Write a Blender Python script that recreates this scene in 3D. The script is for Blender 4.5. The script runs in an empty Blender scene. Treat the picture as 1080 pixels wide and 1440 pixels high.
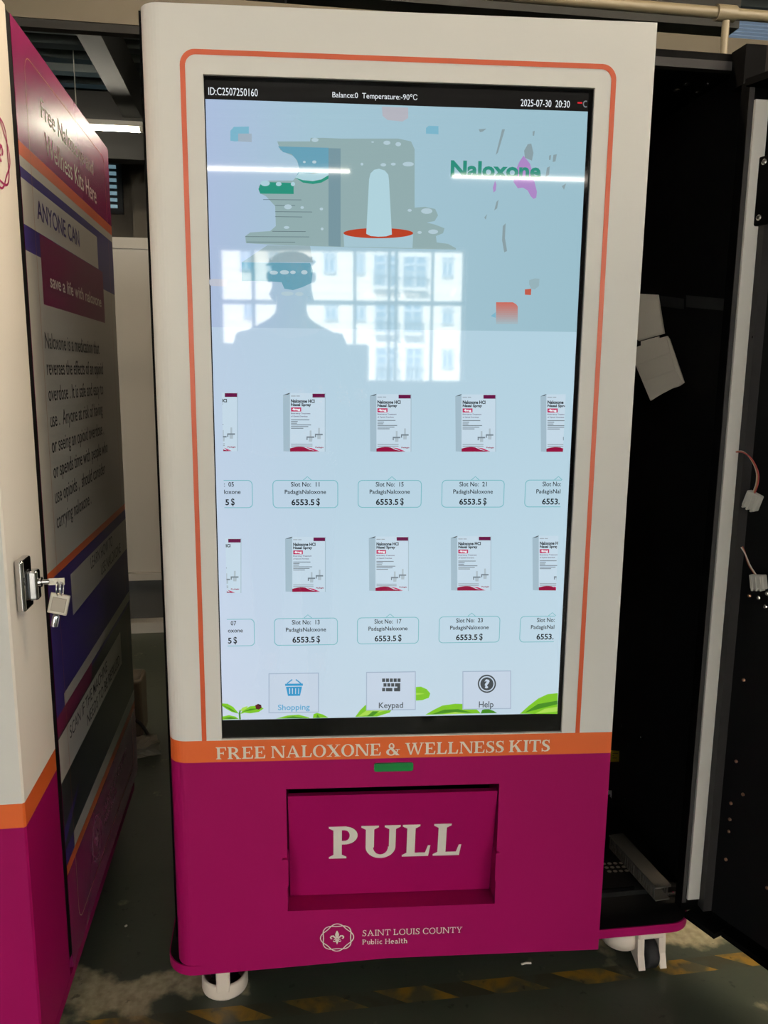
import bpy, bmesh, math, random
from mathutils import Vector, Matrix
random.seed(4)
PI = math.pi
scn = bpy.context.scene
col = scn.collection

# ------------------------------------------------------------------ camera
F_PX = 1104.363
YAW, PITCH, ROLL = 0.146568, 0.174539, 0.009562
CAM = Vector((0.191216, -1.382598, 1.2726))
cy_, sy_ = math.cos(YAW), math.sin(YAW)
cp_, sp_ = math.cos(PITCH), math.sin(PITCH)
FWD = Vector((sy_ * cp_, cy_ * cp_, -sp_))
r0 = Vector((cy_, -sy_, 0))
u0 = r0.cross(FWD)
RIGHT = r0 * math.cos(ROLL) + u0 * math.sin(ROLL)
UP = u0 * math.cos(ROLL) - r0 * math.sin(ROLL)
cam_data = bpy.data.cameras.new('camera')
cam_data.sensor_fit = 'VERTICAL'
cam_data.sensor_height = 24.0
cam_data.lens = F_PX / 1440.0 * 24.0
cam_data.clip_start = 0.01
cam_data.clip_end = 200
cam = bpy.data.objects.new('camera', cam_data)
col.objects.link(cam)
M = Matrix.Identity(4)
for i in range(3):
    M[i][0], M[i][1], M[i][2], M[i][3] = RIGHT[i], UP[i], -FWD[i], CAM[i]
cam.matrix_world = M
scn.camera = cam

# ------------------------------------------------------------------ light of the place
scn.view_settings.view_transform = 'Standard'
scn.view_settings.look = 'None'
scn.view_settings.exposure = 0.0
scn.view_settings.gamma = 1.0
TUBE = 9.0            # brightness of the fluorescent tubes
SUN = 72.0             # daylight on the block across the yard
SKY = 4.0
world = bpy.data.worlds.new('daylight')
scn.world = world
world.use_nodes = True
bg = world.node_tree.nodes['Background']
bg.inputs[0].default_value = (0.80, 0.90, 1.0, 1)
bg.inputs[1].default_value = SKY
sun_data = bpy.data.lights.new('sun', 'SUN')
sun_data.energy = SUN
sun_data.angle = 0.02
sun_data.color = (1.0, 0.96, 0.90)
sun = bpy.data.objects.new('sun', sun_data)
col.objects.link(sun)
sun.rotation_euler = Vector((0.25, -0.75, -0.62)).to_track_quat('-Z', 'Y').to_euler()
scn.cycles.max_bounces = 7
scn.cycles.diffuse_bounces = 4
scn.cycles.glossy_bounces = 4
scn.cycles.sample_clamp_indirect = 6
scn.cycles.use_denoising = True
scn.cycles.caustics_reflective = False
scn.cycles.caustics_refractive = False


# ------------------------------------------------------------------ helpers
def lin(c):
    return tuple(((v / 255) / 12.92 if v / 255 <= 0.04045 else ((v / 255 + 0.055) / 1.055) ** 2.4) for v in c) + (1,)


MATS = {}


def mat(name, rgb, rough=0.5, metal=0.0, emit=None, es=1.0, spec=0.5, bump=0.0, bscale=40.0):
    if name in MATS:
        return MATS[name]
    m = bpy.data.materials.new(name)
    m.use_nodes = True
    nt = m.node_tree
    b = nt.nodes['Principled BSDF']
    b.inputs['Base Color'].default_value = lin(rgb)
    b.inputs['Roughness'].default_value = rough
    b.inputs['Metallic'].default_value = metal
    b.inputs['Specular IOR Level'].default_value = spec
    if emit is not None:
        b.inputs['Emission Color'].default_value = lin(emit)
        b.inputs['Emission Strength'].default_value = es
    if bump > 0:
        tc = nt.nodes.new('ShaderNodeTexCoord')
        n = nt.nodes.new('ShaderNodeTexNoise')
        n.inputs['Scale'].default_value = bscale
        n.inputs['Detail'].default_value = 4
        bp = nt.nodes.new('ShaderNodeBump')
        bp.inputs['Strength'].default_value = bump
        bp.inputs['Distance'].default_value = 0.002
        nt.links.new(tc.outputs['Object'], n.inputs['Vector'])
        nt.links.new(n.outputs['Fac'], bp.inputs['Height'])
        nt.links.new(bp.outputs['Normal'], b.inputs['Normal'])
    MATS[name] = m
    return m


def lcd(name, rgb, k=1.0):
    """a lit colour on the glossy display"""
    return mat('display ' + name, (4, 5, 6), rough=0.03, emit=rgb, es=k, spec=0.5)


class G:
    """collects faces, then links them as one mesh object"""

    def __init__(s):
        s.v, s.f, s.m, s.mats, s.sm = [], [], [], [], []

    def mi(s, m):
        if m not in s.mats:
            s.mats.append(m)
        return s.mats.index(m)

    def face(s, pts, m, smooth=False):
        k = len(s.v)
        s.v += [tuple(p) for p in pts]
        s.f.append(list(range(k, k + len(pts))))
        s.m.append(s.mi(m))
        s.sm.append(smooth)

    def mesh(s, vs, fs, m, smooth=False):
        k = len(s.v)
        s.v += [tuple(p) for p in vs]
        i = s.mi(m)
        for f in fs:
            s.f.append([k + a for a in f])
            s.m.append(i)
            s.sm.append(smooth)

    def box(s, a, b, m, X=None):
        x0, y0, z0 = a
        x1, y1, z1 = b
        vs = [(x0, y0, z0), (x1, y0, z0), (x1, y1, z0), (x0, y1, z0), (x0, y0, z1), (x1, y0, z1), (x1, y1, z1), (x0, y1, z1)]
        if X is not None:
            vs = [X @ Vector(p) for p in vs]
        s.mesh(vs, [(0, 3, 2, 1), (4, 5, 6, 7), (0, 1, 5, 4), (1, 2, 6, 5), (2, 3, 7, 6), (3, 0, 4, 7)], m)

    def bbox(s, a, b, m, r=0.004, seg=2, X=None):
        """box with rounded edges"""
        bm = bmesh.new()
        bmesh.ops.create_cube(bm, size=1)
        for v in bm.verts:
            v.co = Vector([a[i] + (v.co[i] + 0.5) * (b[i] - a[i]) for i in range(3)])
        bmesh.ops.bevel(bm, geom=list(bm.edges), offset=r, segments=seg, affect='EDGES', profile=0.5)
        s.bm(bm, m, X, smooth=False)

    def bm(s, bm, m, X=None, smooth=False):
        bm.verts.index_update()
        vs = [X @ v.co if X is not None else v.co.copy() for v in bm.verts]
        s.mesh(vs, [[v.index for v in f.verts] for f in bm.faces], m, smooth)
        bm.free()

    def prism(s, poly, z0, z1, m, X=None, smooth=False):
        """poly: list of (x,y), extruded in z"""
        n = len(poly)
        vs = [Vector((x, y, z0)) for x, y in poly] + [Vector((x, y, z1)) for x, y in poly]
        if X is not None:
            vs = [X @ p for p in vs]
        s.mesh(vs, [list(range(n))[::-1], list(range(n, 2 * n))], m)
        s.mesh(vs, [(i, (i + 1) % n, n + (i + 1) % n, n + i) for i in range(n)], m, smooth)

    def tube(s, pts, r, m, n=8, closed=False):
        pts = [Vector(p) for p in pts]
        rs = r if isinstance(r, (list, tuple)) else [r] * len(pts)
        vs, fs = [], []
        up = Vector((0.13, 0.31, 0.94))
        L = len(pts)
        for i, p in enumerate(pts):
            a = pts[i - 1] if (i > 0 or closed) else pts[i]
            b = pts[(i + 1) % L] if (i < L - 1 or closed) else pts[i]
            d = (b - a).normalized()
            e1 = d.cross(up)
            if e1.length < 1e-3:
                e1 = d.cross(Vector((1, 0, 0)))
            e1.normalize()
            e2 = d.cross(e1)
            for k in range(n):
                t = 2 * PI * k / n
                vs.append(p + (e1 * math.cos(t) + e2 * math.sin(t)) * rs[i])
        for i in range(L if closed else L - 1):
            j = (i + 1) % L
            for k in range(n):
                fs.append((i * n + k, i * n + (k + 1) % n, j * n + (k + 1) % n, j * n + k))
        s.mesh(vs, fs, m, True)
        if not closed:
            s.mesh(vs, [list(range(n))[::-1], list(range((L - 1) * n, L * n))], m)

    def cyl(s, a, b, r, m, n=20, r2=None):
        s.tube([a, b], [r, r if r2 is None else r2], m, n)

    def lathe(s, prof, m, o, axis='z', n=28):
        """prof: list of (radius, height) turned about an axis through o"""
        vs, fs = [], []
        for rad, h in prof:
            for k in range(n):
                t = 2 * PI * k / n
                c, d = rad * math.cos(t), rad * math.sin(t)
                p = {'z': (c, d, h), 'y': (c, h, d), 'x': (h, c, d)}[axis]
                vs.append(Vector(p) + Vector(o))
        for i in range(len(prof) - 1):
            for k in range(n):
                fs.append((i * n + k, i * n + (k + 1) % n, (i + 1) * n + (k + 1) % n, (i + 1) * n + k))
        s.mesh(vs, fs, m, True)

    def build(s, name, parent=None, kind=None, label=None):
        me = bpy.data.meshes.new(name)
        me.from_pydata(s.v, [], s.f)
        for m in s.mats:
            me.materials.append(m)
        me.polygons.foreach_set('material_index', s.m)
        me.polygons.foreach_set('use_smooth', s.sm)
        me.update()
        o = bpy.data.objects.new(name, me)
        col.objects.link(o)
        if parent is not None:
            o.parent = parent
            if parent.type == 'EMPTY':
                o.location = -parent.location
        if kind:
            o['kind'] = kind
        if label:
            o['label'] = label
        return o


def thing(name, label, cat, loc, group=None):
    o = bpy.data.objects.new(name, None)
    o.empty_display_size = 0.1
    col.objects.link(o)
    o.location = loc
    return tag(o, label, cat, group)


def tag(o, label, cat, group=None):
    o['label'] = label
    o['category'] = cat
    if group:
        o['group'] = group
    return o


class Plane:
    """a flat face of the place: origin O, axes U and V, N towards the viewer"""

    def __init__(s, O, U, V, N):
        s.O, s.U, s.V, s.N = Vector(O), Vector(U), Vector(V), Vector(N)

    def p(s, u, v, h=0.0):
        return s.O + s.U * u + s.V * v + s.N * h

    def at(s, x, y, h=0.0):
        d = RIGHT * ((x - 540) / F_PX) + UP * ((720 - y) / F_PX) + FWD
        t = (s.N.dot(s.O) + h - s.N.dot(CAM)) / s.N.dot(d)
        q = CAM + d * t - s.O
        return (q.dot(s.U), q.dot(s.V))


def rrect(u0, v0, u1, v1, r, n=5):
    out = []
    for cx, cy, a in ((u1 - r, v1 - r, 0), (u0 + r, v1 - r, 90), (u0 + r, v0 + r, 180), (u1 - r, v0 + r, 270)):
        for k in range(n + 1):
            t = math.radians(a + 90 * k / n)
            out.append((cx + r * math.cos(t), cy + r * math.sin(t)))
    return out


def flat(g, pl, poly, m, h):
    g.face([pl.p(u, v, h) for u, v in poly], m)


def ring2(g, pl, a, b, m, h):
    n = len(a)
    for i in range(n):
        j = (i + 1) % n
        g.face([pl.p(*a[i], h), pl.p(*a[j], h), pl.p(*b[j], h), pl.p(*b[i], h)], m)


def strip2(pts, w):
    """outline of a stroke along pts (2D); w is a width or a list of widths"""
    ws = w if isinstance(w, (list, tuple)) else [w] * len(pts)
    L, R = [], []
    for i, (x, y) in enumerate(pts):
        a = pts[max(i - 1, 0)]
        b = pts[min(i + 1, len(pts) - 1)]
        dx, dy = b[0] - a[0], b[1] - a[1]
        d = math.hypot(dx, dy) or 1
        nx, ny = -dy / d, dx / d
        L.append((x + nx * ws[i] / 2, y + ny * ws[i] / 2))
        R.append((x - nx * ws[i] / 2, y - ny * ws[i] / 2))
    return [[L[i], L[i + 1], R[i + 1], R[i]] for i in range(len(pts) - 1)]


def ellipse(cx, cy, rx, ry, n=28, a0=0, a1=360):
    return [(cx + rx * math.cos(math.radians(a0 + (a1 - a0) * k / n)), cy + ry * math.sin(math.radians(a0 + (a1 - a0) * k / n)))
            for k in range(n + (0 if a1 - a0 == 360 else 1))]


# sans lettering from the built-in typeface
_TXT = {}


def sans(s, bold=0.0):
    key = (s, bold)
    if key not in _TXT:
        cu = bpy.data.curves.new('lettering', 'FONT')
        cu.body = s
        cu.resolution_u = 3
        cu.offset = bold
        o = bpy.data.objects.new('lettering', cu)
        col.objects.link(o)
        dg = bpy.context.evaluated_depsgraph_get()
        me = bpy.data.meshes.new_from_object(o.evaluated_get(dg))
        vs = [(v.co.x, v.co.y) for v in me.vertices]
        fs = [list(p.vertices) for p in me.polygons]
        bpy.data.objects.remove(o)
        bpy.data.curves.remove(cu)
        bpy.data.meshes.remove(me)
        _TXT[key] = (vs, fs)
    return _TXT[key]


def put_sans(g, pl, s, u0, v0, u1, v1, m, h, bold=0.012, shear=None, clip=None):
    """lettering fitted into the box u0..u1, v0..v1 (v0 = lowest ink)"""
    vs, fs = sans(s, bold)
    xs = [a for a, b in vs]
    ys = [b for a, b in vs]
    ax, bx, ay, by = min(xs), max(xs), min(ys), max(ys)
    out = []
    for x, y in vs:
        s_ = (x - ax) / (bx - ax)
        t_ = (y - ay) / (by - ay)
        u = u0 + s_ * (u1 - u0)
        v = v0 + t_ * (v1 - v0)
        if shear:
            v += shear * s_
        out.append((u, v))
    if clip:
        fs = [f for f in fs if all(clip[0] <= out[i][0] <= clip[1] for i in f)]
    g.mesh([pl.p(u, v, h) for u, v in out], fs, m)


# serif lettering drawn stroke by stroke
def arc(cx, cy, rx, ry, T, t, a0, a1, n=20):
    out = []
    for k in range(n):
        q = []
        for a in (a0 + (a1 - a0) * k / n, a0 + (a1 - a0) * (k + 1) / n):
            a = math.radians(a)
            q.append(((cx + rx * math.cos(a), cy + ry * math.sin(a)), (cx + (rx - T) * math.cos(a), cy + (ry - t) * math.sin(a))))
        out.append([q[0][0], q[1][0], q[1][1], q[0][1]])
    return out


def rc(x0, y0, x1, y1):
    return [(x0, y0), (x1, y0), (x1, y1), (x0, y1)]


def glyph(ch, T, t, s, h):
    P = []

    def stem(xc, w, y0=0.0, y1=1.0, top=True, bot=True, sl=None, sr=None):
        P.append(rc(xc - w / 2, y0, xc + w / 2, y1))
        l = s if sl is None else sl
        r = s if sr is None else sr
        if top:
            P.append([(xc - w / 2 - l, y1), (xc - w / 2 - l, y1 - h * .6), (xc - w / 2, y1 - h * 1.4), (xc + w / 2, y1 - h * 1.4), (xc + w / 2 + r, y1 - h * .6), (xc + w / 2 + r, y1)])
        if bot:
            P.append([(xc - w / 2 - l, y0), (xc + w / 2 + r, y0), (xc + w / 2 + r, y0 + h * .6), (xc + w / 2, y0 + h * 1.4), (xc - w / 2, y0 + h * 1.4), (xc - w / 2 - l, y0 + h * .6)])

    x0 = s + T / 2
    if ch in 'FE':
        stem(x0, T)
        P.append(rc(x0, 1 - t, x0 + .52, 1))
        P.append([(x0 + .40, 1), (x0 + .52, 1), (x0 + .53, .72), (x0 + .48, .72)])
        P.append(rc(x0, .5 - t / 2, x0 + .32, .5 + t / 2))
        P.append(rc(x0 + .30, .37, x0 + .36, .63))
        if ch == 'E':
            P.append(rc(x0, 0, x0 + .55, t))
            P.append([(x0 + .42, 0), (x0 + .55, 0), (x0 + .59, .29), (x0 + .53, .29)])
            return P, x0 + .62
        return P, x0 + .56
    if ch == 'L':
        stem(x0, T)
        P.append(rc(x0, 0, x0 + .50, t))
        P.append([(x0 + .38, 0), (x0 + .51, 0), (x0 + .56, .34), (x0 + .49, .34)])
        return P, x0 + .58
    if ch in 'PR':
        stem(x0, T)
        P.append(rc(x0, 1 - t, x0 + .22, 1))
        P.append(rc(x0, .44, x0 + .22, .44 + t))
        P.extend(arc(x0 + .20, .72, .36, .28, T * .95, t, -90, 90))
        if ch == 'R':
            P.extend(strip2([(x0 + .22, .47), (x0 + .34, .38), (x0 + .58, .03)], T * .9))
            P.append(rc(x0 + .42, 0, x0 + .76, h * .75))
            return P, x0 + .78
        return P, x0 + .60
    if ch == 'N':
        stem(x0 - .04, t, top=True, sl=s)
        stem(x0 + .70, t, bot=False)
        P.append([(x0 - .08, 1), (x0 - .08 + T * 1.1, 1), (x0 + .70 + t / 2, 0), (x0 + .70 + t / 2 - T * .9, 0)])
        return P, x0 + .70 + t / 2 + s
    if ch == 'A':
        P.append([(.09, 0), (.09 + t, 0), (.50, 1), (.42, 1)])
        P.append([(.40, 1), (.40 + T * .75, 1), (.93, 0), (.93 - T * 1.1, 0)])
        P.append(rc(.22, .30, .74, .30 + t * .9))
        P.append(rc(0, 0, .30, h * .75))
        P.append(rc(.60, 0, 1.02, h * .75))
        return P, 1.02
    if ch == 'O':
        P.extend(arc(.46, .5, .46, .52, T, t * .8, 0, 360, 32))
        return P, .92
    if ch == 'X':
        P.append([(.06, 1), (.06 + T * 1.25, 1), (.92, 0), (.92 - T * 1.25, 0)])
        P.append([(.78, 1), (.78 + t, 1), (.20, 0), (.20 - t, 0)])
        for a, b, y in ((0, .40, 1 - h * .75), (.62, .96, 1 - h * .75), (0, .36, 0), (.56, .98, 0)):
            P.append(rc(a, y, b, y + h * .75))
        return P, .98
    if ch == '&':
        P.extend(arc(.38, .76, .21, .25, T * .62, t * .8, 0, 360, 24))
        P.extend(arc(.36, .27, .36, .29, T, t, 75, 345, 24))
        P.append([(.20, .66), (.20 + T * 1.05, .70), (.96, 0), (.96 - T * 1.35, 0)])
        P.extend(strip2([(.66, .14), (.78, .30), (.82, .48)], t))
        P.append(rc(.66, .46, .98, .46 + h * .75))
        return P, 1.0
    if ch == 'W':
        P.append([(.06, 1), (.06 + T, 1), (.46, 0), (.36, 0)])
        P.append([(.36, 0), (.46, 0), (.74, 1), (.66, 1)])
        P.append([(.56, 1), (.56 + T, 1), (.98, 0), (.88, 0)])
        P.append([(.88, 0), (.98, 0), (1.26, 1), (1.26 - t, 1)])
        for a, b in ((0, .36), (.50, .86), (1.06, 1.36)):
            P.append(rc(a, 1 - h * .75, b, 1))
        return P, 1.36
    if ch == 'S':
        pts = [(.56, .80), (.50, .91), (.34, .965), (.17, .90), (.12, .75), (.20, .60), (.36, .50), (.50, .39), (.54, .24), (.46, .09), (.28, .035), (.12, .09), (.06, .22)]
        w = [t * .7, t * .8, t, T * .75, T, T * 1.05, T * 1.1, T * 1.05, T, T * .75, t, t * .8, t * .7]
        P.extend(strip2(pts, w))
        P.append([(.52, 1), (.58, 1), (.58, .70), (.54, .70)])
        P.append([(.03, 0), (.09, 0), (.08, .30), (.03, .30)])
        return P, .64
    if ch == 'K':
        stem(x0, T)
        P.append([(x0, .38), (x0 + .08, .34), (x0 + .62, .97), (x0 + .62 - t, 1)])
        P.append([(x0 + .16, .60), (x0 + .16 + T * .9, .66), (x0 + .74, .02), (x0 + .74 - T * 1.25, .0)])
        P.append(rc(x0 + .40, 1 - h * .75, x0 + .74, 1))
        P.append(rc(x0 + .40, 0, x0 + .82, h * .75))
        return P, x0 + .82
    if ch == 'I':
        stem(x0, T)
        return P, 2 * x0
    if ch == 'T':
        c = .42
        stem(c, T, top=False)
        P.append(rc(.02, 1 - t, .82, 1))
        P.append([(0, 1), (.10, 1), (.06, .70), (.0, .70)])
        P.append([(.74, 1), (.84, 1), (.84, .70), (.78, .70)])
        return P, .84
    if ch == 'U':
        stem(x0, T, y0=.32, bot=False)
        R = x0 + .66
        stem(R - T * .1, T * .8, y0=.32, bot=False)
        P.extend(arc((x0 - T / 2 + R + T * .3) / 2, .34, (R + T * .3 - x0 + T / 2) / 2, .36, T * .9, t, 180, 360))
        return P, R + T * .3 + s
    if ch == 'C':
        P.extend(arc(.46, .5, .46, .52, T, t * .8, 42, 322, 28))
        P.append(rc(.74, .70, .80, 1))
        return P, .84
    if ch == 'Y':
        stem(.44, T, y0=0, y1=.45, top=False)
        P.append([(.06, 1), (.06 + T * 1.1, 1), (.44 + T / 2, .40), (.44 - T / 2, .40)])
        P.append([(.80 - t, 1), (.80, 1), (.44 + T / 2, .40), (.44, .40)])
        P.append(rc(0, 1 - h * .75, .34, 1))
        P.append(rc(.58, 1 - h * .75, .90, 1))
        return P, .90
    # small letters, x-height .66
    if ch == 'H':
        stem(x0, T)
        stem(x0 + .62, T)
        P.append(rc(x0, .48, x0 + .62, .48 + t))
        return P, x0 + .62 + x0
    if ch == 'u':
        stem(.14, T, .2, .66, True, False, s, 0)
        stem(.52, T, 0, .66, True, True, s, 0)
        P.extend(arc(.33, .22, .24, .24, T, t, 180, 350))
        return P, .60
    if ch == 'b':
        stem(.12, T, 0, 1, True, False, s, 0)
        P.extend(arc(.34, .33, .27, .34, T, t, 0, 360))
        return P, .64
    if ch == 'l':
        stem(.16, T, 0, 1, True, True, s, s * .3)
        return P, .32
    if ch == 'i':
        stem(.16, T, 0, .66, True, True, s, s * .3)
        P.append(rc(.10, .82, .22, .95))
        return P, .32
    if ch == 'c':
        P.extend(arc(.31, .33, .29, .34, T, t, 50, 315))
        return P, .58
    if ch == 'e':
        P.extend(arc(.31, .33, .29, .34, T, t, 5, 320))
        P.append(rc(.08, .30, .60, .30 + t))
        return P, .64
    if ch == 'a':
        stem(.46, T, 0, .5, False, True, 0, s)
        P.extend(arc(.28, .46, .22, .21, T, t, 5, 160))
        P.extend(arc(.26, .18, .24, .19, T, t, 0, 360))
        return P, .60
    if ch == 't':
        stem(.18, T, .1, .92, False, False)
        P.append(rc(.02, .58, .40, .58 + t))
        P.extend(arc(.32, .16, .19, .17, T, t, 180, 300))
        return P, .44
    if ch == 'h':
        stem(.14, T, 0, 1, True, True, s, s * .6)
        stem(.54, T, 0, .42, False, True, s * .6, s * .6)
        P.extend(arc(.34, .40, .25, .27, T, t, 0, 180))
        return P, .70
    return P, .38


def put_serif(g, pl, s, a, b, hgt, m, h, T=.21, t=.09, sf=.09, hh=.075, gap=.055, space=.30):
    """serif line from the left baseline point a to the right baseline point b (u, v), letters hgt tall"""
    items, x = [], 0.0
    for ch in s:
        if ch == ' ':
            x += space
            continue
        P, w = glyph(ch, T, t, sf, hh)
        items.append((x, P))
        x += w + gap
    x -= gap
    for ox, P in items:
        for n_, q in enumerate(P):
            pts = []
            for px, py in q:
                k = (ox + px) / x
                pts.append((a[0] + (b[0] - a[0]) * k, a[1] + (b[1] - a[1]) * k + py * hgt))
            flat(g, pl, pts, m, h + n_ * 2e-5)


def emblem(g, pl, cu, cv, ru, rv, m, h, wt=.055):
    """two interlaced wavy rings around a fleur-de-lis"""
    def map_(pts):
        return [(cu + x * ru, cv + y * rv) for x, y in pts]
    cnt = [0]

    def up():
        cnt[0] += 1
        return h + cnt[0] * 1.5e-6

    for ph in (0, 45):
        pts = []
        for k in range(97):
            a = math.radians(360 * k / 96)
            r = .90 + .09 * math.cos(4 * a + math.radians(4 * ph))
            pts.append((r * math.cos(a), r * math.sin(a)))
        for q in strip2(pts, wt):
            flat(g, pl, map_(q), m, up())
    petal = [(0, .52), (.07, .38), (.12, .24), (.10, .08), (.05, -.06), (-.05, -.06), (-.10, .08), (-.12, .24), (-.07, .38)]
    flat(g, pl, map_(petal), m, up())
    for sx in (-1, 1):
        side = [(sx * .05, -.10), (sx * .14, .02), (sx * .22, .12), (sx * .33, .12), (sx * .39, .02), (sx * .34, -.08), (sx * .28, -.06)]
        for q in strip2(side, [.05, .09, .11, .10, .09, .07, .04]):
            flat(g, pl, map_(q), m, up())
        low = [(sx * .04, -.18), (sx * .13, -.28), (sx * .22, -.27), (sx * .22, -.20)]
        for q in strip2(low, [.07, .08, .06, .03]):
            flat(g, pl, map_(q), m, up())
    flat(g, pl, map_(rc(-.20, -.16, .20, -.10)), m, up())
    flat(g, pl, map_([(-.05, -.16), (.05, -.16), (.06, -.34), (0, -.50), (-.06, -.34)]), m, up())


# ------------------------------------------------------------------ materials
WHITE = mat('white powder coat', (226, 222, 214), rough=0.6, spec=0.15, bump=0.02, bscale=220)
CREAM = mat('cream powder coat', (234, 226, 214), rough=0.55, spec=0.2, bump=0.05, bscale=6)
ORANGE = mat('orange print', (216, 98, 42), rough=0.42)
BORDER = mat('orange border print', (200, 82, 40), rough=0.42)
PINK = mat('magenta print', (151, 9, 85), rough=0.55, spec=0.15)
PINKD = mat('dark magenta print', (120, 26, 74), rough=0.34)
INK = mat('off-white lettering', (232, 226, 212), rough=0.45)
BLACK = mat('black powder coat', (8, 8, 9), rough=0.6, spec=0.05)
BLACKI = mat('matt black interior', (9, 9, 10), rough=0.6, spec=0.25)
RUBBER = mat('black rubber', (16, 16, 17), rough=0.7)
GREYM = mat('dark grey metal', (54, 52, 52), rough=0.5, metal=0.0, spec=0.2)
CHROME = mat('chrome', (200, 200, 200), rough=0.09, metal=1.0)
STEEL = mat('bright screw steel', (215, 212, 206), rough=0.25, metal=1.0)
COPPER = mat('yellow screw zinc', (196, 150, 116), rough=0.3, metal=1.0)
CASTER = mat('cream caster plastic', (222, 208, 192), rough=0.5)
GREEN = mat('green indicator plastic', (18, 118, 58), rough=0.3)
PURPLE = mat('purple print', (62, 46, 122), rough=0.34)
SIDEW = mat('white side print', (196, 190, 180), rough=0.30)
SIDEP = mat('magenta side print', (150, 32, 96), rough=0.24, spec=0.7)
SIDEO = mat('orange side print', (220, 100, 48), rough=0.32)
SIDEK = mat('charcoal side print', (44, 48, 48), rough=0.32)
GOLDL = mat('thin gold line', (176, 112, 62), rough=0.35)
INKP = mat('purple lettering', (58, 40, 112), rough=0.4)
INKK = mat('black lettering', (30, 28, 30), rough=0.45)

# ------------------------------------------------------------------ the hall
CEIL = 3.5
# floor
g = G()
fm = bpy.data.materials.new('worn green floor paint')
fm.use_nodes = True
nt = fm.node_tree
N_, L_ = nt.nodes, nt.links
pb = N_['Principled BSDF']
tc = N_.new('ShaderNodeTexCoord')
sep = N_.new('ShaderNodeSeparateXYZ')
L_.new(tc.outputs['Object'], sep.inputs[0])


def noise(scale, detail=6, dist=0.0):
    n = N_.new('ShaderNodeTexNoise')
    n.inputs['Scale'].default_value = scale
    n.inputs['Detail'].default_value = detail
    n.inputs['Distortion'].default_value = dist
    L_.new(tc.outputs['Object'], n.inputs['Vector'])
    return n.outputs['Fac']


def math_(op, a, b=None, c=None):
    n = N_.new('ShaderNodeMath')
    n.operation = op
    for i, x in enumerate((a, b, c)):
        if x is None:
            continue
        if isinstance(x, (int, float)):
            n.inputs[i].default_value = x
        else:
            L_.new(x, n.inputs[i])
    return n.outputs[0]


def ramp(fac, stops):
    r = N_.new('ShaderNodeValToRGB')
    r.color_ramp.elements[0].position, r.color_ramp.elements[0].color = stops[0]
    r.color_ramp.elements[1].position, r.color_ramp.elements[1].color = stops[-1]
    for p, c in stops[1:-1]:
        e = r.color_ramp.elements.new(p)
        e.color = c
    L_.new(fac, r.inputs[0])
    return r.outputs[0]


def mixc(f, a, b):
    n = N_.new('ShaderNodeMix')
    n.data_type = 'RGBA'
    L_.new(f, n.inputs[0])
    for s_, x in ((6, a), (7, b)):
        if isinstance(x, tuple):
            n.inputs[s_].default_value = x
        else:
            L_.new(x, n.inputs[s_])
    return n.outputs[2]


bw = lambda v: (v, v, v, 1)
base = mixc(ramp(noise(2.2), [(0.35, bw(0)), (0.7, bw(1))]), lin((58, 66, 55)), lin((74, 79, 66)))
# bare concrete where the paint is worn through, strongest behind the stripe
ycen = math_('SUBTRACT', 1.0, math_('MULTIPLY', math_('ABSOLUTE', math_('SUBTRACT', sep.outputs[1], 0.125)), 10.0))
yx = math_('MINIMUM', 1.0, math_('MULTIPLY', math_('ABSOLUTE', math_('SUBTRACT', sep.outputs[0], 0.52)), 1.7))
ycen = math_('MULTIPLY', ycen, math_('MULTIPLY', yx, yx))
wear = math_('ADD', math_('MULTIPLY', noise(9, 8), 0.8), math_('MULTIPLY', math_('MAXIMUM', ycen, 0.0), 0.30))
wornm = ramp(wear, [(0.52, bw(0)), (0.60, bw(1))])
worn = mixc(ramp(noise(60, 6), [(0.35, bw(0)), (0.65, bw(1))]), lin((148, 140, 112)), lin((176, 168, 138)))
c1 = mixc(wornm, base, worn)
# yellow hazard stripe with dark slanted bars, partly rubbed off
yc = math_('ABSOLUTE', math_('SUBTRACT', sep.outputs[1], math_('ADD', 0.027, math_('MULTIPLY', math_('SUBTRACT', noise(3.0), 0.5), 0.012))))
inband = math_('LESS_THAN', yc, 0.021)
slant = math_('FRACT', math_('MULTIPLY', math_('ADD', sep.outputs[0], math_('MULTIPLY', sep.outputs[1], 1.6)), 5.2))
bars = math_('LESS_THAN', slant, 0.42)
yel = mixc(bars, lin((150, 116, 36)), lin((62, 60, 44)))
rub = ramp(noise(17, 9, 0.6), [(0.42, bw(0.95)), (0.60, bw(0.15))])
c2 = mixc(math_('MULTIPLY', inband, rub), c1, yel)
# small dark specks and scuffs
speck = ramp(noise(38, 3), [(0.66, bw(0)), (0.72, bw(1))])
c3 = mixc(math_('MULTIPLY', speck, 0.6), c2, lin((26, 28, 24)))
L_.new(c3, pb.inputs['Base Color'])
pb.inputs['Roughness'].default_value = 0.42
bpn = N_.new('ShaderNodeBump')
bpn.inputs['Strength'].default_value = 0.25
bpn.inputs['Distance'].default_value = 0.002
L_.new(noise(70, 5), bpn.inputs['Height'])
L_.new(bpn.outputs['Normal'], pb.inputs['Normal'])
g.box((-9, -8.2, -0.1), (9, 9.2, 0), fm)
g.build('floor', kind='structure')

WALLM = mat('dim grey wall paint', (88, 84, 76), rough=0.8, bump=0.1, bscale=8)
WALLB = mat('dark brown wall', (70, 64, 54), rough=0.8)  # flat dark brown, the wall's own colour
SHEET = mat('galvanised roof sheet', (84, 92, 92), rough=0.4, metal=0.3)
BEAMB = mat('beige beam paint', (92, 84, 68), rough=0.6, bump=0.05, bscale=10)
BEAMD = mat('dark grey steel beam', (48, 48, 45), rough=0.6)


def structure(name, a, b, m):
    g = G()
    g.box(a, b, m)
    return g.build(name, kind='structure')


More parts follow.
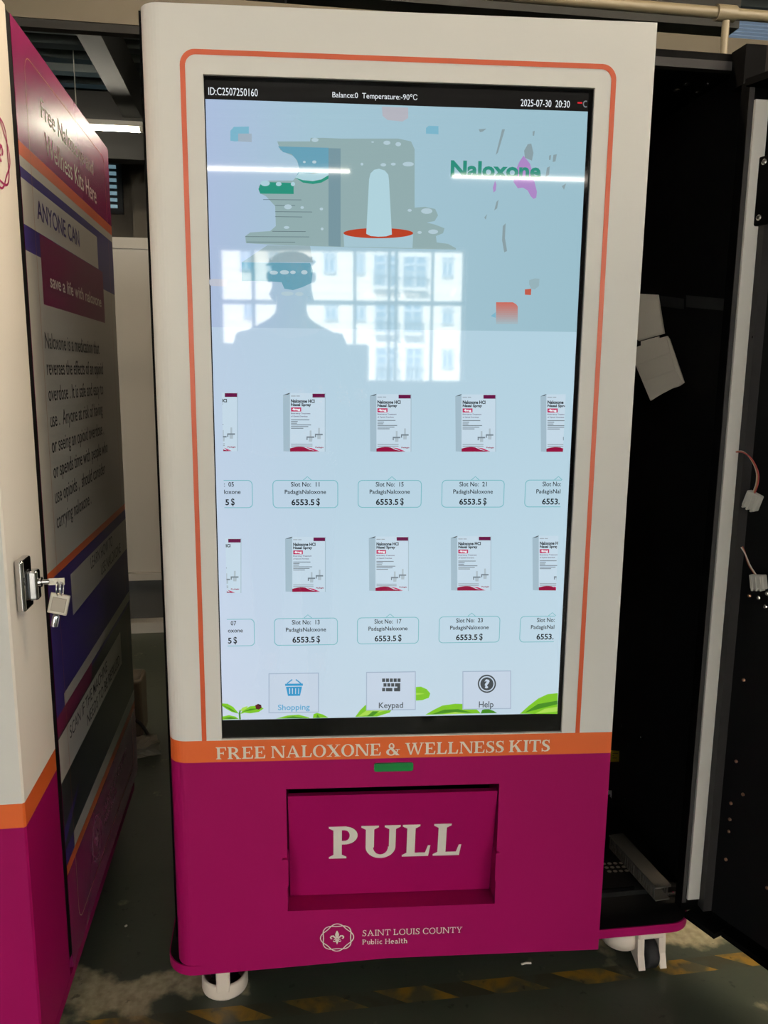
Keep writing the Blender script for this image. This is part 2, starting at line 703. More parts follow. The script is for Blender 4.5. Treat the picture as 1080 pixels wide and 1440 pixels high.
structure('wall_left', (-9.2, -8.2, 0), (-9, 9.2, CEIL + .2), WALLM)
structure('wall_right', (9, -8.2, 0), (9.2, 9.2, CEIL + .2), WALLM)
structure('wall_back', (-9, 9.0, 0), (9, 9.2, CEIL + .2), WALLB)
# corrugated roof sheet, ribs running across
g = G()
pr, y = [], -8.2
while y < 9.2:
    pr += [(y, CEIL), (y + .10, CEIL), (y + .14, CEIL + .05), (y + .22, CEIL + .05)]
    y += .26
for i in range(len(pr) - 1):
    g.face([(-9.2, pr[i][0], pr[i][1]), (9.2, pr[i][0], pr[i][1]), (9.2, pr[i + 1][0], pr[i + 1][1]), (-9.2, pr[i + 1][0], pr[i + 1][1])], SHEET)
g.box((-9.2, -8.2, CEIL + .08), (9.2, 9.2, CEIL + .2), SHEET)
g.build('ceiling', kind='structure')

# steel beams under the roof
structure('ceiling_beam', (-4, 2.0, 2.575), (5, 2.05, 2.69), BEAMB)
structure('ceiling_beam', (-4, 2.005, 2.545), (5, 2.045, 2.5745), mat('near black beam', (26, 25, 22), rough=0.8))  # flat near-black colour on this strip
structure('ceiling_beam', (-0.88, 2.3, 3.20), (-0.74, 5.34, 3.499), BEAMD)
structure('ceiling_beam', (0.3, 2.35, 2.88), (2.40, 2.75, 3.499), BEAMD)
structure('ceiling_beam', (-4, 5.35, 2.90), (5, 5.5, 3.38), mat('near black beam', (26, 25, 22), rough=0.8))  # same flat near-black colour
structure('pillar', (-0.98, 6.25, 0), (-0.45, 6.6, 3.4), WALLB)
structure('pillar', (-4.6, 2.0, 0), (-4.2, 2.4, 3.49), BEAMD)
structure('pillar', (4.9, 2.0, 0), (5.3, 2.4, 3.49), BEAMD)

# translucent roof sheets
SKYL = mat('daylit translucent sheet', (150, 168, 186), rough=0.5, emit=(84, 98, 114), es=1.0)
for k, (xa, xb, ya, yb) in enumerate(((2.9, 5.2, 3.62, 3.95), (1.2, 2.55, 3.66, 3.78))):
    g = G()
    y = ya
    while y < yb:
        g.box((xa, y, CEIL - .03), (xb, y + .035, CEIL - .012), SKYL)
        y += .05
    g.build('window_%d' % (5 + k), kind='structure')

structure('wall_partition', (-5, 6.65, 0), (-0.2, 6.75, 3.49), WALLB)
# louvred vent in the far wall
g = G()
LOUV = mat('daylit louvre glass', (120, 140, 148), rough=0.4, emit=(96, 124, 134), es=1.0)
LBK = mat('dark louvre frame', (24, 26, 28), rough=0.8)
for k in range(10):
    z = 2.77 + k * .058
    g.box((-2.2, 6.60, z), (-1.17, 6.62, z + .028), LOUV)
g.box((-2.25, 6.621, 2.72), (-1.12, 6.645, 3.38), LBK)
g.build('window_1', kind='structure')

# ---- window wall behind the viewer
WX0, WX1, WZ0, WZ1 = -1.63, 1.25, 0.95, 2.70
SIDEWIN = ((-8.6, -2.1), (2.9, 8.6))
SZ0, SZ1 = 0.10, 3.10
for a, b in (((-9, -8.2, 0), (-8.6, -8.0, CEIL + .2)), ((8.6, -8.2, 0), (9, -8.0, CEIL + .2)), ((-2.1, -8.2, 0), (WX0, -8.0, CEIL + .2)), ((WX1, -8.2, 0), (2.9, -8.0, CEIL + .2)),
             ((WX0, -8.2, 0), (WX1, -8.0, WZ0)), ((WX0, -8.2, WZ1), (WX1, -8.0, CEIL + .2)), ((-8.6, -8.2, 0), (-2.1, -8.0, SZ0)), ((-8.6, -8.2, SZ1), (-2.1, -8.0, CEIL + .2)),
             ((2.9, -8.2, 0), (8.6, -8.0, SZ0)), ((2.9, -8.2, SZ1), (8.6, -8.0, CEIL + .2))):
    structure('wall_front', a, b, WALLM)
ALU = mat('grey window aluminium', (120, 124, 126), rough=0.4, metal=0.5)
g = G()
zt = 2.08
for x in (WX0 + .03, -1.22, -0.04, 0.36, 0.44, 0.86, WX1 - .03):
    g.box((x - .018, -8.12, WZ0), (x + .018, -8.06, WZ1), ALU)
for z in (WZ0 + .02, zt, WZ1 - .02):
    g.box((WX0, -8.12, z - .025), (WX1, -8.06, z + .025), ALU)
win = g.build('window_2', kind='structure')
gm = bpy.data.materials.new('window glass')
gm.use_nodes = True
gn = gm.node_tree
for n in list(gn.nodes):
    if n.type != 'OUTPUT_MATERIAL':
        gn.nodes.remove(n)
tr = gn.nodes.new('ShaderNodeBsdfTransparent')
gl = gn.nodes.new('ShaderNodeBsdfGlossy')
gl.inputs['Roughness'].default_value = 0.02
mx = gn.nodes.new('ShaderNodeMixShader')
mx.inputs[0].default_value = 0.07
gn.links.new(tr.outputs[0], mx.inputs[1])
gn.links.new(gl.outputs[0], mx.inputs[2])
gn.links.new(mx.outputs[0], [n for n in gn.nodes if n.type == 'OUTPUT_MATERIAL'][0].inputs[0])
g = G()
g.box((WX0, -8.095, WZ0), (WX1, -8.09, WZ1), gm)
o = g.build('glass', parent=win)
for k, (xa, xb) in enumerate(SIDEWIN):
    g = G()
    n = 6
    for i in range(n + 1):
        x = xa + (xb - xa) * i / n
        g.box((x - .02, -8.12, SZ0), (x + .02, -8.06, SZ1), ALU)
    for z in (SZ0 + .02, zt, SZ1 - .02):
        g.box((xa, -8.12, z - .025), (xb, -8.06, z + .025), ALU)
    win = g.build('window_%d' % (3 + k), kind='structure')
    g = G()
    g.box((xa, -8.095, SZ0), (xb, -8.09, SZ1), gm)
    g.build('glass', parent=win)

# ------------------------------------------------------------------ the main vending machine
PHI = 0.0774614673735814
DU_ = Vector((math.cos(PHI), -math.sin(PHI), 0))
DN_ = Vector((-math.sin(PHI), -math.cos(PHI), 0))
door = Plane((0, 0, 0), DU_, (0, 0, 1), DN_)
ZB, ZO0, ZO1, ZT = 0.141, 0.5635, 0.6062, 1.8390
DW = 0.8302
vm = thing('vending_machine', 'tall white and magenta vending machine with a lit touchscreen, its front door ajar', 'vending machine', (0.5, 0.4, 0))

# base plate with rounded front corners
g = G()
rimp = [(x, y + .012 * (1.07 - x) / 1.1) for x, y in rrect(-0.022, 0.0, 1.078, 0.86, 0.055, 8)]
g.prism(rimp, 0.1085, 0.1285, PINK, smooth=True)
g.build('base_plate', vm)

# cabinet behind the door: black open box
CY, CT = 0.10, 1.866
XL, XR, YB = -0.013, 1.10, 0.85
for nm, a, b, m in (('side_panel', (XL, CY, 0.1290), (XL + .02, YB, CT), BLACK), ('side_panel', (XR, CY + .002, 0.1290), (XR + .02, YB, CT - .0145), BLACKI),
                    ('back_panel', (XL + .0205, YB - .02, 0.1290), (XR - .0005, YB, CT - .0145), BLACKI), ('floor_panel', (XL + .0205, CY, 0.1290), (XR - .0005, YB - .0205, 0.140), BLACKI),
                    ('top_panel', (XL + .0205, CY, CT - .014), (XR + .02, YB, CT), BLACK)):
    g = G()
    g.box(a, b, m)
    g.build(nm, vm)
g = G()
g.prism([(x, y + .012 * (1.07 - x) / 1.1) for x, y in rrect(-0.020, 0.003, 1.075, 0.856, 0.053, 8)], 0.1286, 0.12885, BLACKI)  # thin sheet that turns the base plate's top black
g.build('base_top_sheet', vm)
g = G()
g.box((XL + .02, CY - .004, CT - .030), (XR - .03, CY + .012, CT - .0145), GREYM)
g.build('header_rail', vm)
g = G()
g.box((XL + .021, CY + .001, 0.1402), (.985, CY + .006, 0.147), BLACK)
g.build('sill_lip', vm)
g = G()
for k in range(3):
    for i in range(6):
        fl = Plane((0, 0, 0.1404), (1, 0, 0), (0, 1, 0), (0, 0, 1))
        q = fl.at(849 + i * 8.1 + k * 4.0, 1214.6 + k * 5.4 - i * .35)
        flat(g, fl, ellipse(q[0], q[1], .0052, .0045, 12), mat('painted floor light', (150, 140, 124), rough=0.5), 0)  # pale discs paint the lit floor seen through the punched holes
g.build('perforation', vm)

# ---- door shell (white top, orange band, magenta bottom), filleted left edge
FO0, FO1, FP0, FP1 = 0.2137, 0.6168, 0.2518, 0.5060      # the take-out opening
SC = dict(u0=0.0975, u1=0.7325, v0=0.6080, v1=1.7375)        # the screen opening
RF = 0.034
TH = 0.10
prof = [(-0.002, TH)] + [(-0.002 + RF - RF * math.cos(math.radians(a)), RF - RF * math.sin(math.radians(a))) for a in range(0, 91, 10)]
g = G()


def dp(u, d, v):
    return door.p(u, v, -d)


for (v0, v1, m) in ((ZB, ZO0, PINK), (ZO0, ZO1, ORANGE), (ZO1, ZT, WHITE)):
    for i in range(len(prof) - 1):
        (ua, da), (ub, db) = prof[i], prof[i + 1]
        g.face([dp(ua, da, v0), dp(ub, db, v0), dp(ub, db, v1), dp(ua, da, v1)], m, True)
    g.face([dp(DW, 0, v0), dp(DW, TH, v0), dp(DW, TH, v1), dp(DW, 0, v1)], m)
U0 = prof[-1][0]


def panel(u0, v0, u1, v1, m):
    if u1 > u0 and v1 > v0:
        g.face([dp(u0, 0, v0), dp(u1, 0, v0), dp(u1, 0, v1), dp(u0, 0, v1)], m)


panel(U0, ZB, DW, FP0, PINK)
panel(U0, FP0, FO0, FP1, PINK)
panel(FO1, FP0, DW, FP1, PINK)
panel(U0, FP1, DW, ZO0, PINK)
panel(U0, ZO0, DW, ZO1, ORANGE)
panel(U0, SC['v1'], DW, ZT, WHITE)
panel(U0, ZO1, SC['u0'], SC['v1'], WHITE)
panel(SC['u1'], ZO1, DW, SC['v1'], WHITE)
panel(SC['u0'], ZO1, SC['u1'], SC['v0'], WHITE)
# top, bottom, back and the cut edges
g.face([dp(u, d, ZT) for u, d in prof] + [dp(DW, 0, ZT), dp(DW, TH, ZT)], WHITE)
g.face([dp(u, d, ZB) for u, d in prof] + [dp(DW, 0, ZB), dp(DW, TH, ZB)], PINK)
g.face([dp(0, TH, ZB), dp(DW, TH, ZB), dp(DW, TH, ZT), dp(0, TH, ZT)], BLACK)
for (a, b) in (((SC['u0'], SC['v0']), (SC['u1'], SC['v0'])), ((SC['u1'], SC['v0']), (SC['u1'], SC['v1'])), ((SC['u1'], SC['v1']), (SC['u0'], SC['v1'])), ((SC['u0'], SC['v1']), (SC['u0'], SC['v0']))):
    g.face([dp(a[0], 0, a[1]), dp(b[0], 0, b[1]), dp(b[0], .012, b[1]), dp(a[0], .012, a[1])], WHITE)
g.build('door', vm)

# orange keyline round the screen
g = G()
o0 = rrect(0.0618, 0.50, 0.7672, 1.7738, 0.024, 8)
i0 = rrect(0.0700, 0.50, 0.7588, 1.7658, 0.017, 8)
o0 = [(u, max(v, ZO1)) for u, v in o0]
i0 = [(u, max(v, ZO1)) for u, v in i0]
n = len(o0)
for i in range(n):
    j = (i + 1) % n
    q = [o0[i], o0[j], i0[j], i0[i]]
    if len({(round(a, 5), round(b, 5)) for a, b in q}) >= 3 and not all(abs(b - ZO1) < 1e-6 for a, b in q):
        flat(g, door, q, BORDER, 0.0006)
g.build('orange_border', vm)

# lettering on the door
g = G()
put_serif(g, door, 'FREE NALOXONE & WELLNESS KITS', door.at(304, 1067.6), door.at(773, 1056.2), 0.0237, INK, 0.0008, T=.19, t=.085)
g.build('headline_lettering', vm)
g = G()
a, b = door.at(509.4, 1316), door.at(650, 1311)
put_serif(g, door, 'SAINT LOUIS COUNTY', a, b, .0128, INK, 0.0008, T=.125, t=.105, sf=.08, hh=.10, gap=.10, space=.36)
a, b = door.at(509.4, 1327.7), door.at(573, 1325.6)
put_serif(g, door, 'Public Health', a, b, .0106, INK, 0.0008, T=.13, t=.115, sf=.08, hh=.10, gap=.08, space=.36)
g.build('county_lettering', vm)
g = G()
cu, cv = door.at(474, 1318)
emblem(g, door, cu, cv, 0.0325, 0.0300, INK, 0.0008, .062)
g.build('county_emblem', vm)
# green light bar
g = G()
a, b = door.at(526, 1085), door.at(581, 1071.5)
flat(g, door, rrect(a[0], a[1] + .001, b[0], b[1], .004), GREEN, 0.003)
pp = rrect(a[0], a[1] + .001, b[0], b[1], .004)
for i in range(len(pp)):
    j = (i + 1) % len(pp)
    g.face([door.p(*pp[i], 0), door.p(*pp[j], 0), door.p(*pp[j], .003), door.p(*pp[i], .003)], GREEN)
g.build('indicator_light', vm)

# take-out hatch: recess, flap hinged on side tabs
g = G()
RD = 0.085
g.face([dp(FO0, 0, FP1), dp(FO0, RD, FP1), dp(FO0, RD, FP0), dp(FO0, 0, FP0)], PINK)
g.face([dp(FO1, 0, FP1), dp(FO1, RD, FP1), dp(FO1, RD, FP0), dp(FO1, 0, FP0)], PINK)
g.face([dp(FO0, 0, FP0), dp(FO1, 0, FP0), dp(FO1, RD, FP0), dp(FO0, RD, FP0)], PINK)
g.face([dp(FO0, 0, FP1), dp(FO1, 0, FP1), dp(FO1, RD, FP1), dp(FO0, RD, FP1)], PINK)
g.face([dp(FO0, RD, FP0), dp(FO1, RD, FP0), dp(FO1, RD, FP1), dp(FO0, RD, FP1)], BLACKI)
g.build('hatch_recess', vm)
g = G()
fu0, fu1 = FO0 + .0030, FO1 - .0022
ft, fb = 0.4905, FP0 + .001       # top edge, bottom edge
top_d, bot_d = 0.001, 0.044


def fl_(u, v, off=0.0):
    k = (ft - v) / (ft - fb)
    return door.p(u, v, -(top_d + (bot_d - top_d) * k) + off)


rows = [ft, ft - .07, ft - .14, fb]
g.face([fl_(fu0, ft), fl_(fu1, ft), fl_(fu1, fb), fl_(fu0, fb)], PINK)
g.face([fl_(fu0, ft), fl_(fu1, ft), fl_(fu1, ft, -.012), fl_(fu0, ft, -.012)], PINK)
g.face([fl_(fu0, ft, -.012), fl_(fu1, ft, -.012), fl_(fu1, fb, -.012), fl_(fu0, fb, -.012)], BLACKI)
for u in (fu0, fu1):
    g.face([fl_(u, ft), fl_(u, fb), fl_(u, fb, -.012), fl_(u, ft, -.012)], PINK)
flap = g.build('pull_flap', vm)
g = G()
fp = Plane(fl_(0, ft), DU_, (fl_(0, ft) - fl_(0, fb)).normalized(), DU_.cross((fl_(0, ft) - fl_(0, fb)).normalized()))
put_serif(g, fp, 'PULL', fp.at(462.5, 1207.3), fp.at(648.5, 1201.8), (Vector((0, fp.at(462.5, 1162.5)[1])) - Vector((0, fp.at(462.5, 1207.3)[1]))).length, INK, 0.0006, T=.235, t=.115, sf=.13, hh=.085, gap=.06)
g.build('pull_lettering', flap)
for x0, x1, ya, yb in ((397.5, 405.5, 1206, 1245), (695, 702.8, 1197, 1237)):
    g = G()
    a = door.at(x0, yb)
    b = door.at(x1, ya)
    pp = rrect(a[0], a[1], b[0], b[1], .0035, 4)
    flat(g, door, pp, PINK, 0.006)
    for i in range(len(pp)):
        j = (i + 1) % len(pp)
        g.face([door.p(*pp[i], -.03), door.p(*pp[j], -.03), door.p(*pp[j], .006), door.p(*pp[i], .006)], PINK)
    g.build('hinge_tab', flap)

# ---- touchscreen
SD = -0.006                                    # glass sits behind the door face
g = G()
BEZ = mat('gloss black bezel', (7, 7, 8), rough=0.06)
flat(g, door, rc(SC['u0'], SC['v0'], SC['u1'], SC['v1']), BEZ, SD)
g.face([door.p(SC['u0'], SC['v0'], -.05), door.p(SC['u1'], SC['v0'], -.05), door.p(SC['u1'], SC['v1'], -.05), door.p(SC['u0'], SC['v1'], -.05)], BLACKI)
screen = g.build('touchscreen', vm)
SH = SD + .0003


def sp(x, y, h=SD):
    return door.at(x, y, h)


def spoly(g, pts, m, k=1):
    flat(g, door, [sp(x, y) for x, y in pts], m, SH + k * .00018)


SU0, SU1 = sp(288.8, 139)[0], sp(826.5, 159)[0]
SV0, SV1 = sp(313, 1012.6)[1], sp(288.8, 139.3)[1]
VS = sp(560, 463.5)[1]
# the lit picture behind everything: a pale blue wallpaper, two tones split by the banner's edge
wm = bpy.data.materials.new('display wallpaper')
wm.use_nodes = True
nt = wm.node_tree
N_, L_ = nt.nodes, nt.links
pb = N_['Principled BSDF']
pb.inputs['Base Color'].default_value = lin((4, 5, 6))
pb.inputs['Roughness'].default_value = 0.03
tc = N_.new('ShaderNodeTexCoord')
sep = N_.new('ShaderNodeSeparateXYZ')
L_.new(tc.outputs['Object'], sep.inputs[0])
fx = math_('DIVIDE', math_('SUBTRACT', sep.outputs[0], SU0), SU1 - SU0)
up_ = ramp(fx, [(0.0, lin((172, 190, 220))), (0.28, lin((164, 196, 211))), (1.0, lin((155, 190, 203)))])
lo_ = ramp(fx, [(0.0, lin((196, 208, 232))), (0.35, lin((184, 212, 226))), (1.0, lin((182, 214, 226)))])
fz = math_('DIVIDE', math_('SUBTRACT', sep.outputs[2], SV0), VS - SV0)
bot = ramp(fz, [(0.0, lin((204, 214, 228))), (0.35, lin((194, 213, 229))), (1.0, lin((174, 203, 220)))])
lo2 = mixc(math_('ADD', 0.5, 0.0), lo_, bot)
sw = math_('GREATER_THAN', sep.outputs[2], VS)
cc = mixc(sw, lo2, up_)
L_.new(cc, pb.inputs['Emission Color'])
pb.inputs['Emission Strength'].default_value = 1.0
g = G()
flat(g, door, rc(SU0, SV0, SU1, SV1), wm, SH)
wall_pic = g.build('display_picture', screen)
LC = lambda n, c: lcd(n, c)
TXW = LC('white letters', (235, 240, 245))
TXK = LC('black letters', (22, 26, 30))
TXG = LC('grey letters', (80, 88, 96))
g = G()
BARM = mat('display status strip', (10, 10, 10), rough=0.05, emit=(26, 24, 22))
flat(g, door, rc(SU0, SV1, SU1, SV1 + .028), BARM, SH)


def stext(g, s, x0, yb, x1, yt, m, bold=.012, k=2, clip=None, x1y=None):
    a = sp(x0, yb)
    b = sp(x1, yt)
    # the row keeps level on the real screen: use the height at its left end
    hgt = sp(x0, yt)[1] - a[1]
    put_sans(g, door, s, a[0], a[1], b[0], a[1] + hgt, m, SH + k * .00018, bold, clip=clip)


stext(g, 'ID:C2507250160', 293.3, 133.6, 362.3, 122.8, TXW, .0)
stext(g, 'Balance:0  Temperature:-90\u2103', 467.5, 139.5, 587, 128.8, TXW, .0)
stext(g, '2025-07-30  20:30', 732, 149.5, 801.5, 139.5, TXW, .0)
spoly(g, [(812, 143.5), (818.5, 143.8), (818.5, 146), (812, 145.8)], LC('red dash', (220, 40, 50)), 2)
for q in arc(.0, .0, 1, 1, .35, .35, 60, 300, 10):
    spoly(g, [(823.5 + 4 * a, 146.5 - 5 * b) for a, b in q], LC('grey moon', (120, 124, 128)), 2)
g.build('status_bar', screen)

# ---- banner artwork
g = G()
ARTG = LC('grey green art', (146, 172, 174))
TEAL = LC('teal art', (104, 160, 182))
GRN = LC('green art', (44, 146, 124))
SLATE = LC('slate art', (120, 150, 160))
ORG = LC('orange art', (184, 66, 40))
PALE = LC('pale art', (170, 206, 216))
LINE = LC('thin art line', (84, 104, 112))
spoly(g, [(390, 199), (436, 199), (437, 194), (455, 194), (480, 195), (520, 195), (560, 195), (578, 199), (583, 210), (583, 292), (598, 291), (612, 294), (616, 303), (611, 311), (600, 313),
          (612, 316), (625, 321), (623, 328), (613, 332), (614, 341), (630, 343), (641, 349), (641, 351), (535, 349), (470, 347), (400, 345), (346, 342), (345, 332), (352, 327), (380, 325), (388, 318), (387, 290), (374, 276),
          (366, 272), (364, 262), (370, 255), (380, 254), (412, 254), (420, 245), (421, 233), (414, 220), (404, 216), (394, 211)], ARTG, 1)
spoly(g, [(391, 206), (462, 208), (462, 240), (440, 243), (416, 250), (421, 238), (418, 226), (410, 217), (398, 214)], TEAL, 2)
spoly(g, [(415, 250), (421, 243), (440, 245), (462, 240), (462, 250), (448, 257), (436, 258), (425, 256)], PALE, 3)
spoly(g, [(415, 250), (426, 253.5), (440, 255), (452, 252.5), (462, 246.5), (462, 251.5), (452, 257), (440, 259), (426, 257)], GRN, 4)
spoly(g, [(462, 208.5), (479, 209), (479, 347), (462, 346)], SLATE, 3)
spoly(g, [(363.5, 266), (366, 260), (372, 256), (413, 257.5), (413, 273), (366, 272.5)], GRN, 3)
for cx, cy, rx, ry in ((373, 258, 6.5, 4), (392, 259, 4, 3), (412, 259, 3, 3)):
    spoly(g, ellipse(cx, cy, rx, ry, 16), PALE, 4)
for x0, x1, y0 in ((370, 424, 281), (387, 415, 289), (387, 439, 298), (387, 425, 305), (383, 430, 325.5), (345, 435, 333), (347, 415, 340.5)):
    spoly(g, [(x0, y0 - .5), (x1, y0 - .1), (x1, y0 + .6), (x0, y0 + .2)], LINE, 3)
pal2 = LC('pale drops', (178, 202, 212))
for cx, cy, rx, ry in ((443, 197, 5, 3), (544, 201, 5, 3), (560, 203, 4, 3), (524, 200, 2, 1), (539, 232, 4, 2.4), (553, 231, 3.5, 2), (574, 231, 8, 3.2), (509, 231, 2, 2), (428, 228, 2, 1.6), (442, 228, 3, 2.2),
                       (405, 291, 5.5, 3.5), (425, 292, 2.5, 2), (452, 294, 2.5, 2), (403, 320, 4, 2), (453, 322, 2, 2), (600, 297, 8, 4), (576, 296, 3, 2), (590, 327, 3, 2), (609, 326, 7, 3.2)):
    spoly(g, ellipse(cx, cy, rx, ry, 14), pal2, 4)
spoly(g, [(483, 329), (581, 330), (580, 349), (484, 347)], LC('pale pillar', (164, 196, 208)), 3)
spoly(g, ellipse(532, 328, 49, 7.2, 36), ORG, 4)
col_pts = [(515, 329), (519, 252), (521, 244), (526, 239), (533, 237.5), (541, 240), (546, 246), (547, 254), (551, 330), (543, 332.5), (532, 333), (521, 332)]
spoly(g, col_pts, LC('pale column', (176, 210, 220)), 5)
g.build('lighthouse_picture', screen)
# tiles
TILE = LC('blue tile', (124, 180, 202))
g = G()
spoly(g, [(324, 184), (329, 178.5), (350, 178), (350, 198), (330, 199), (324, 198)], TILE, 1)
g.build('tile_picture', screen)
g = G()
spoly(g, [(335, 188), (354, 188), (354, 200), (335, 199)], LC('faded tile', (160, 176, 190)), 2)
g.build('tile_picture', screen)
g = G()
spoly(g, [(599, 180), (603, 177), (616.5, 177.5), (616.5, 189), (599, 188)], TILE, 1)
g.build('tile_picture', screen)
g = G()
spoly(g, [(537, 150), (574, 151.5), (574, 166), (566, 171), (545, 169), (538, 163)], LC('rose tile', (180, 180, 190)), 1)
g.build('tile_picture', screen)
g = G()
spoly(g, [(284 + 8, 394), (300, 392), (320, 393), (318, 403), (296, 402)], LC('pale rose tile', (190, 194, 208)), 1)
g.build('tile_picture', screen)
g = G()
for a in range(10):
    y0, y1 = 425 + a * 3.05, 425 + (a + 1) * 3.05
    f = a / 9
    c = tuple(int(p + (q - p) * f) for p, q in zip((200, 112, 100), (164, 182, 190)))
    xr0, xr1 = (721, 726) if a == 0 else ((726, 728) if a == 1 else (728, 728))
    spoly(g, [(697.5, y0), (xr0, y0), (xr1, y1), (697.5, y1)], LC('tile tone %d' % a, c), 1)
g.build('tile_picture', screen)
g = G()
spoly(g, [(738, 407), (747, 406), (746.5, 415), (738, 414.5)], LC('small orange tile', (192, 92, 74)), 1)
g.build('tile_picture', screen)
g = G()
spoly(g, [(744, 394), (752, 391.5), (758.5, 392), (758, 402), (752, 407), (747, 406), (744, 400)], LC('pale grey tile', (150, 178, 186)), 1)
g.build('tile_picture', screen)
g = G()
spoly(g, [(690, 444.5), (697, 439), (697, 447)], TILE, 1)
g.build('tile_picture', screen)
# splashes round the word
SPL = LC('splash grey', (138, 158, 164))
for pts in ([(673, 182), (684, 181), (679, 185), (675, 186)], [(706, 182), (710, 182), (700, 215), (697, 218)], [(749, 185), (752, 184), (751, 191), (749, 191)], [(742, 203), (747, 202), (750, 215), (748, 226), (738, 222), (737, 212)],
            [(772, 219), (775, 218), (774, 225), (772, 225)], [(778, 218), (783, 217), (781, 227), (777, 228)], [(769, 236), (773, 234), (772, 246), (767, 249)], [(698, 284), (701, 281), (699, 293), (695, 296)],
            [(707, 318), (711, 314), (710, 335), (713, 353), (709, 355), (706, 338)], [(681, 306), (685, 301), (683, 309)], [(790, 262), (796, 258), (793, 267)]):
    g = G()
    spoly(g, pts, SPL, 1)
    g.build('splash_picture', screen)
LIL = LC('lilac art', (172, 136, 196))
g = G()
spoly(g, [(736, 219), (745, 230), (750, 246), (751, 254), (755, 270), (754, 278), (750, 280), (746, 276), (742, 268), (735, 264), (728, 265), (722, 256), (725, 240), (730, 228)], LIL, 2)
g.build('splash_picture', screen)
g = G()
spoly(g, [(696, 254), (698, 260), (697, 268), (694, 271), (693, 264)], LIL, 2)
g.build('splash_picture', screen)
g = G()
spoly(g, [(340, 369), (436, 370), (440, 380), (438, 398), (425, 404), (412, 408), (400, 406), (396, 397), (366, 395), (340, 395)], LC('teal band', (104, 160, 180)), 2)
spoly(g, [(376, 345), (436, 346), (440, 369), (340, 369)], LC('grey band', (150, 174, 182)), 1)
for cx, cy, rx, ry in ((385, 383.5, 6, 2.8), (400, 383, 6.5, 3), (412, 383, 4, 2.4), (428, 383, 4.5, 3), (404, 413, 9, 3), (421, 413.5, 6, 2.8)):
    spoly(g, ellipse(cx, cy, rx, ry, 14), pal2, 3)
g.build('banner_stripe', screen)
g = G()
stext(g, 'Naloxone', 633.5, 249, 761, 225.5, LC('word green', (44, 140, 122)), .035, 3)
g.build('word_picture', screen)

# ---- ten product pictures and price boxes
CART = LC('carton front', (196, 216, 230))
CSIDE = LC('carton side', (162, 186, 200))
CMAR = LC('carton maroon', (104, 24, 70))
CPNK = LC('carton pink', (190, 34, 92))
CRED = LC('carton red', (146, 20, 62))
CGRY = LC('carton grey', (150, 162, 172))
CTXT = LC('carton words', (28, 34, 40))
CTX2 = LC('carton small words', (98, 84, 108))


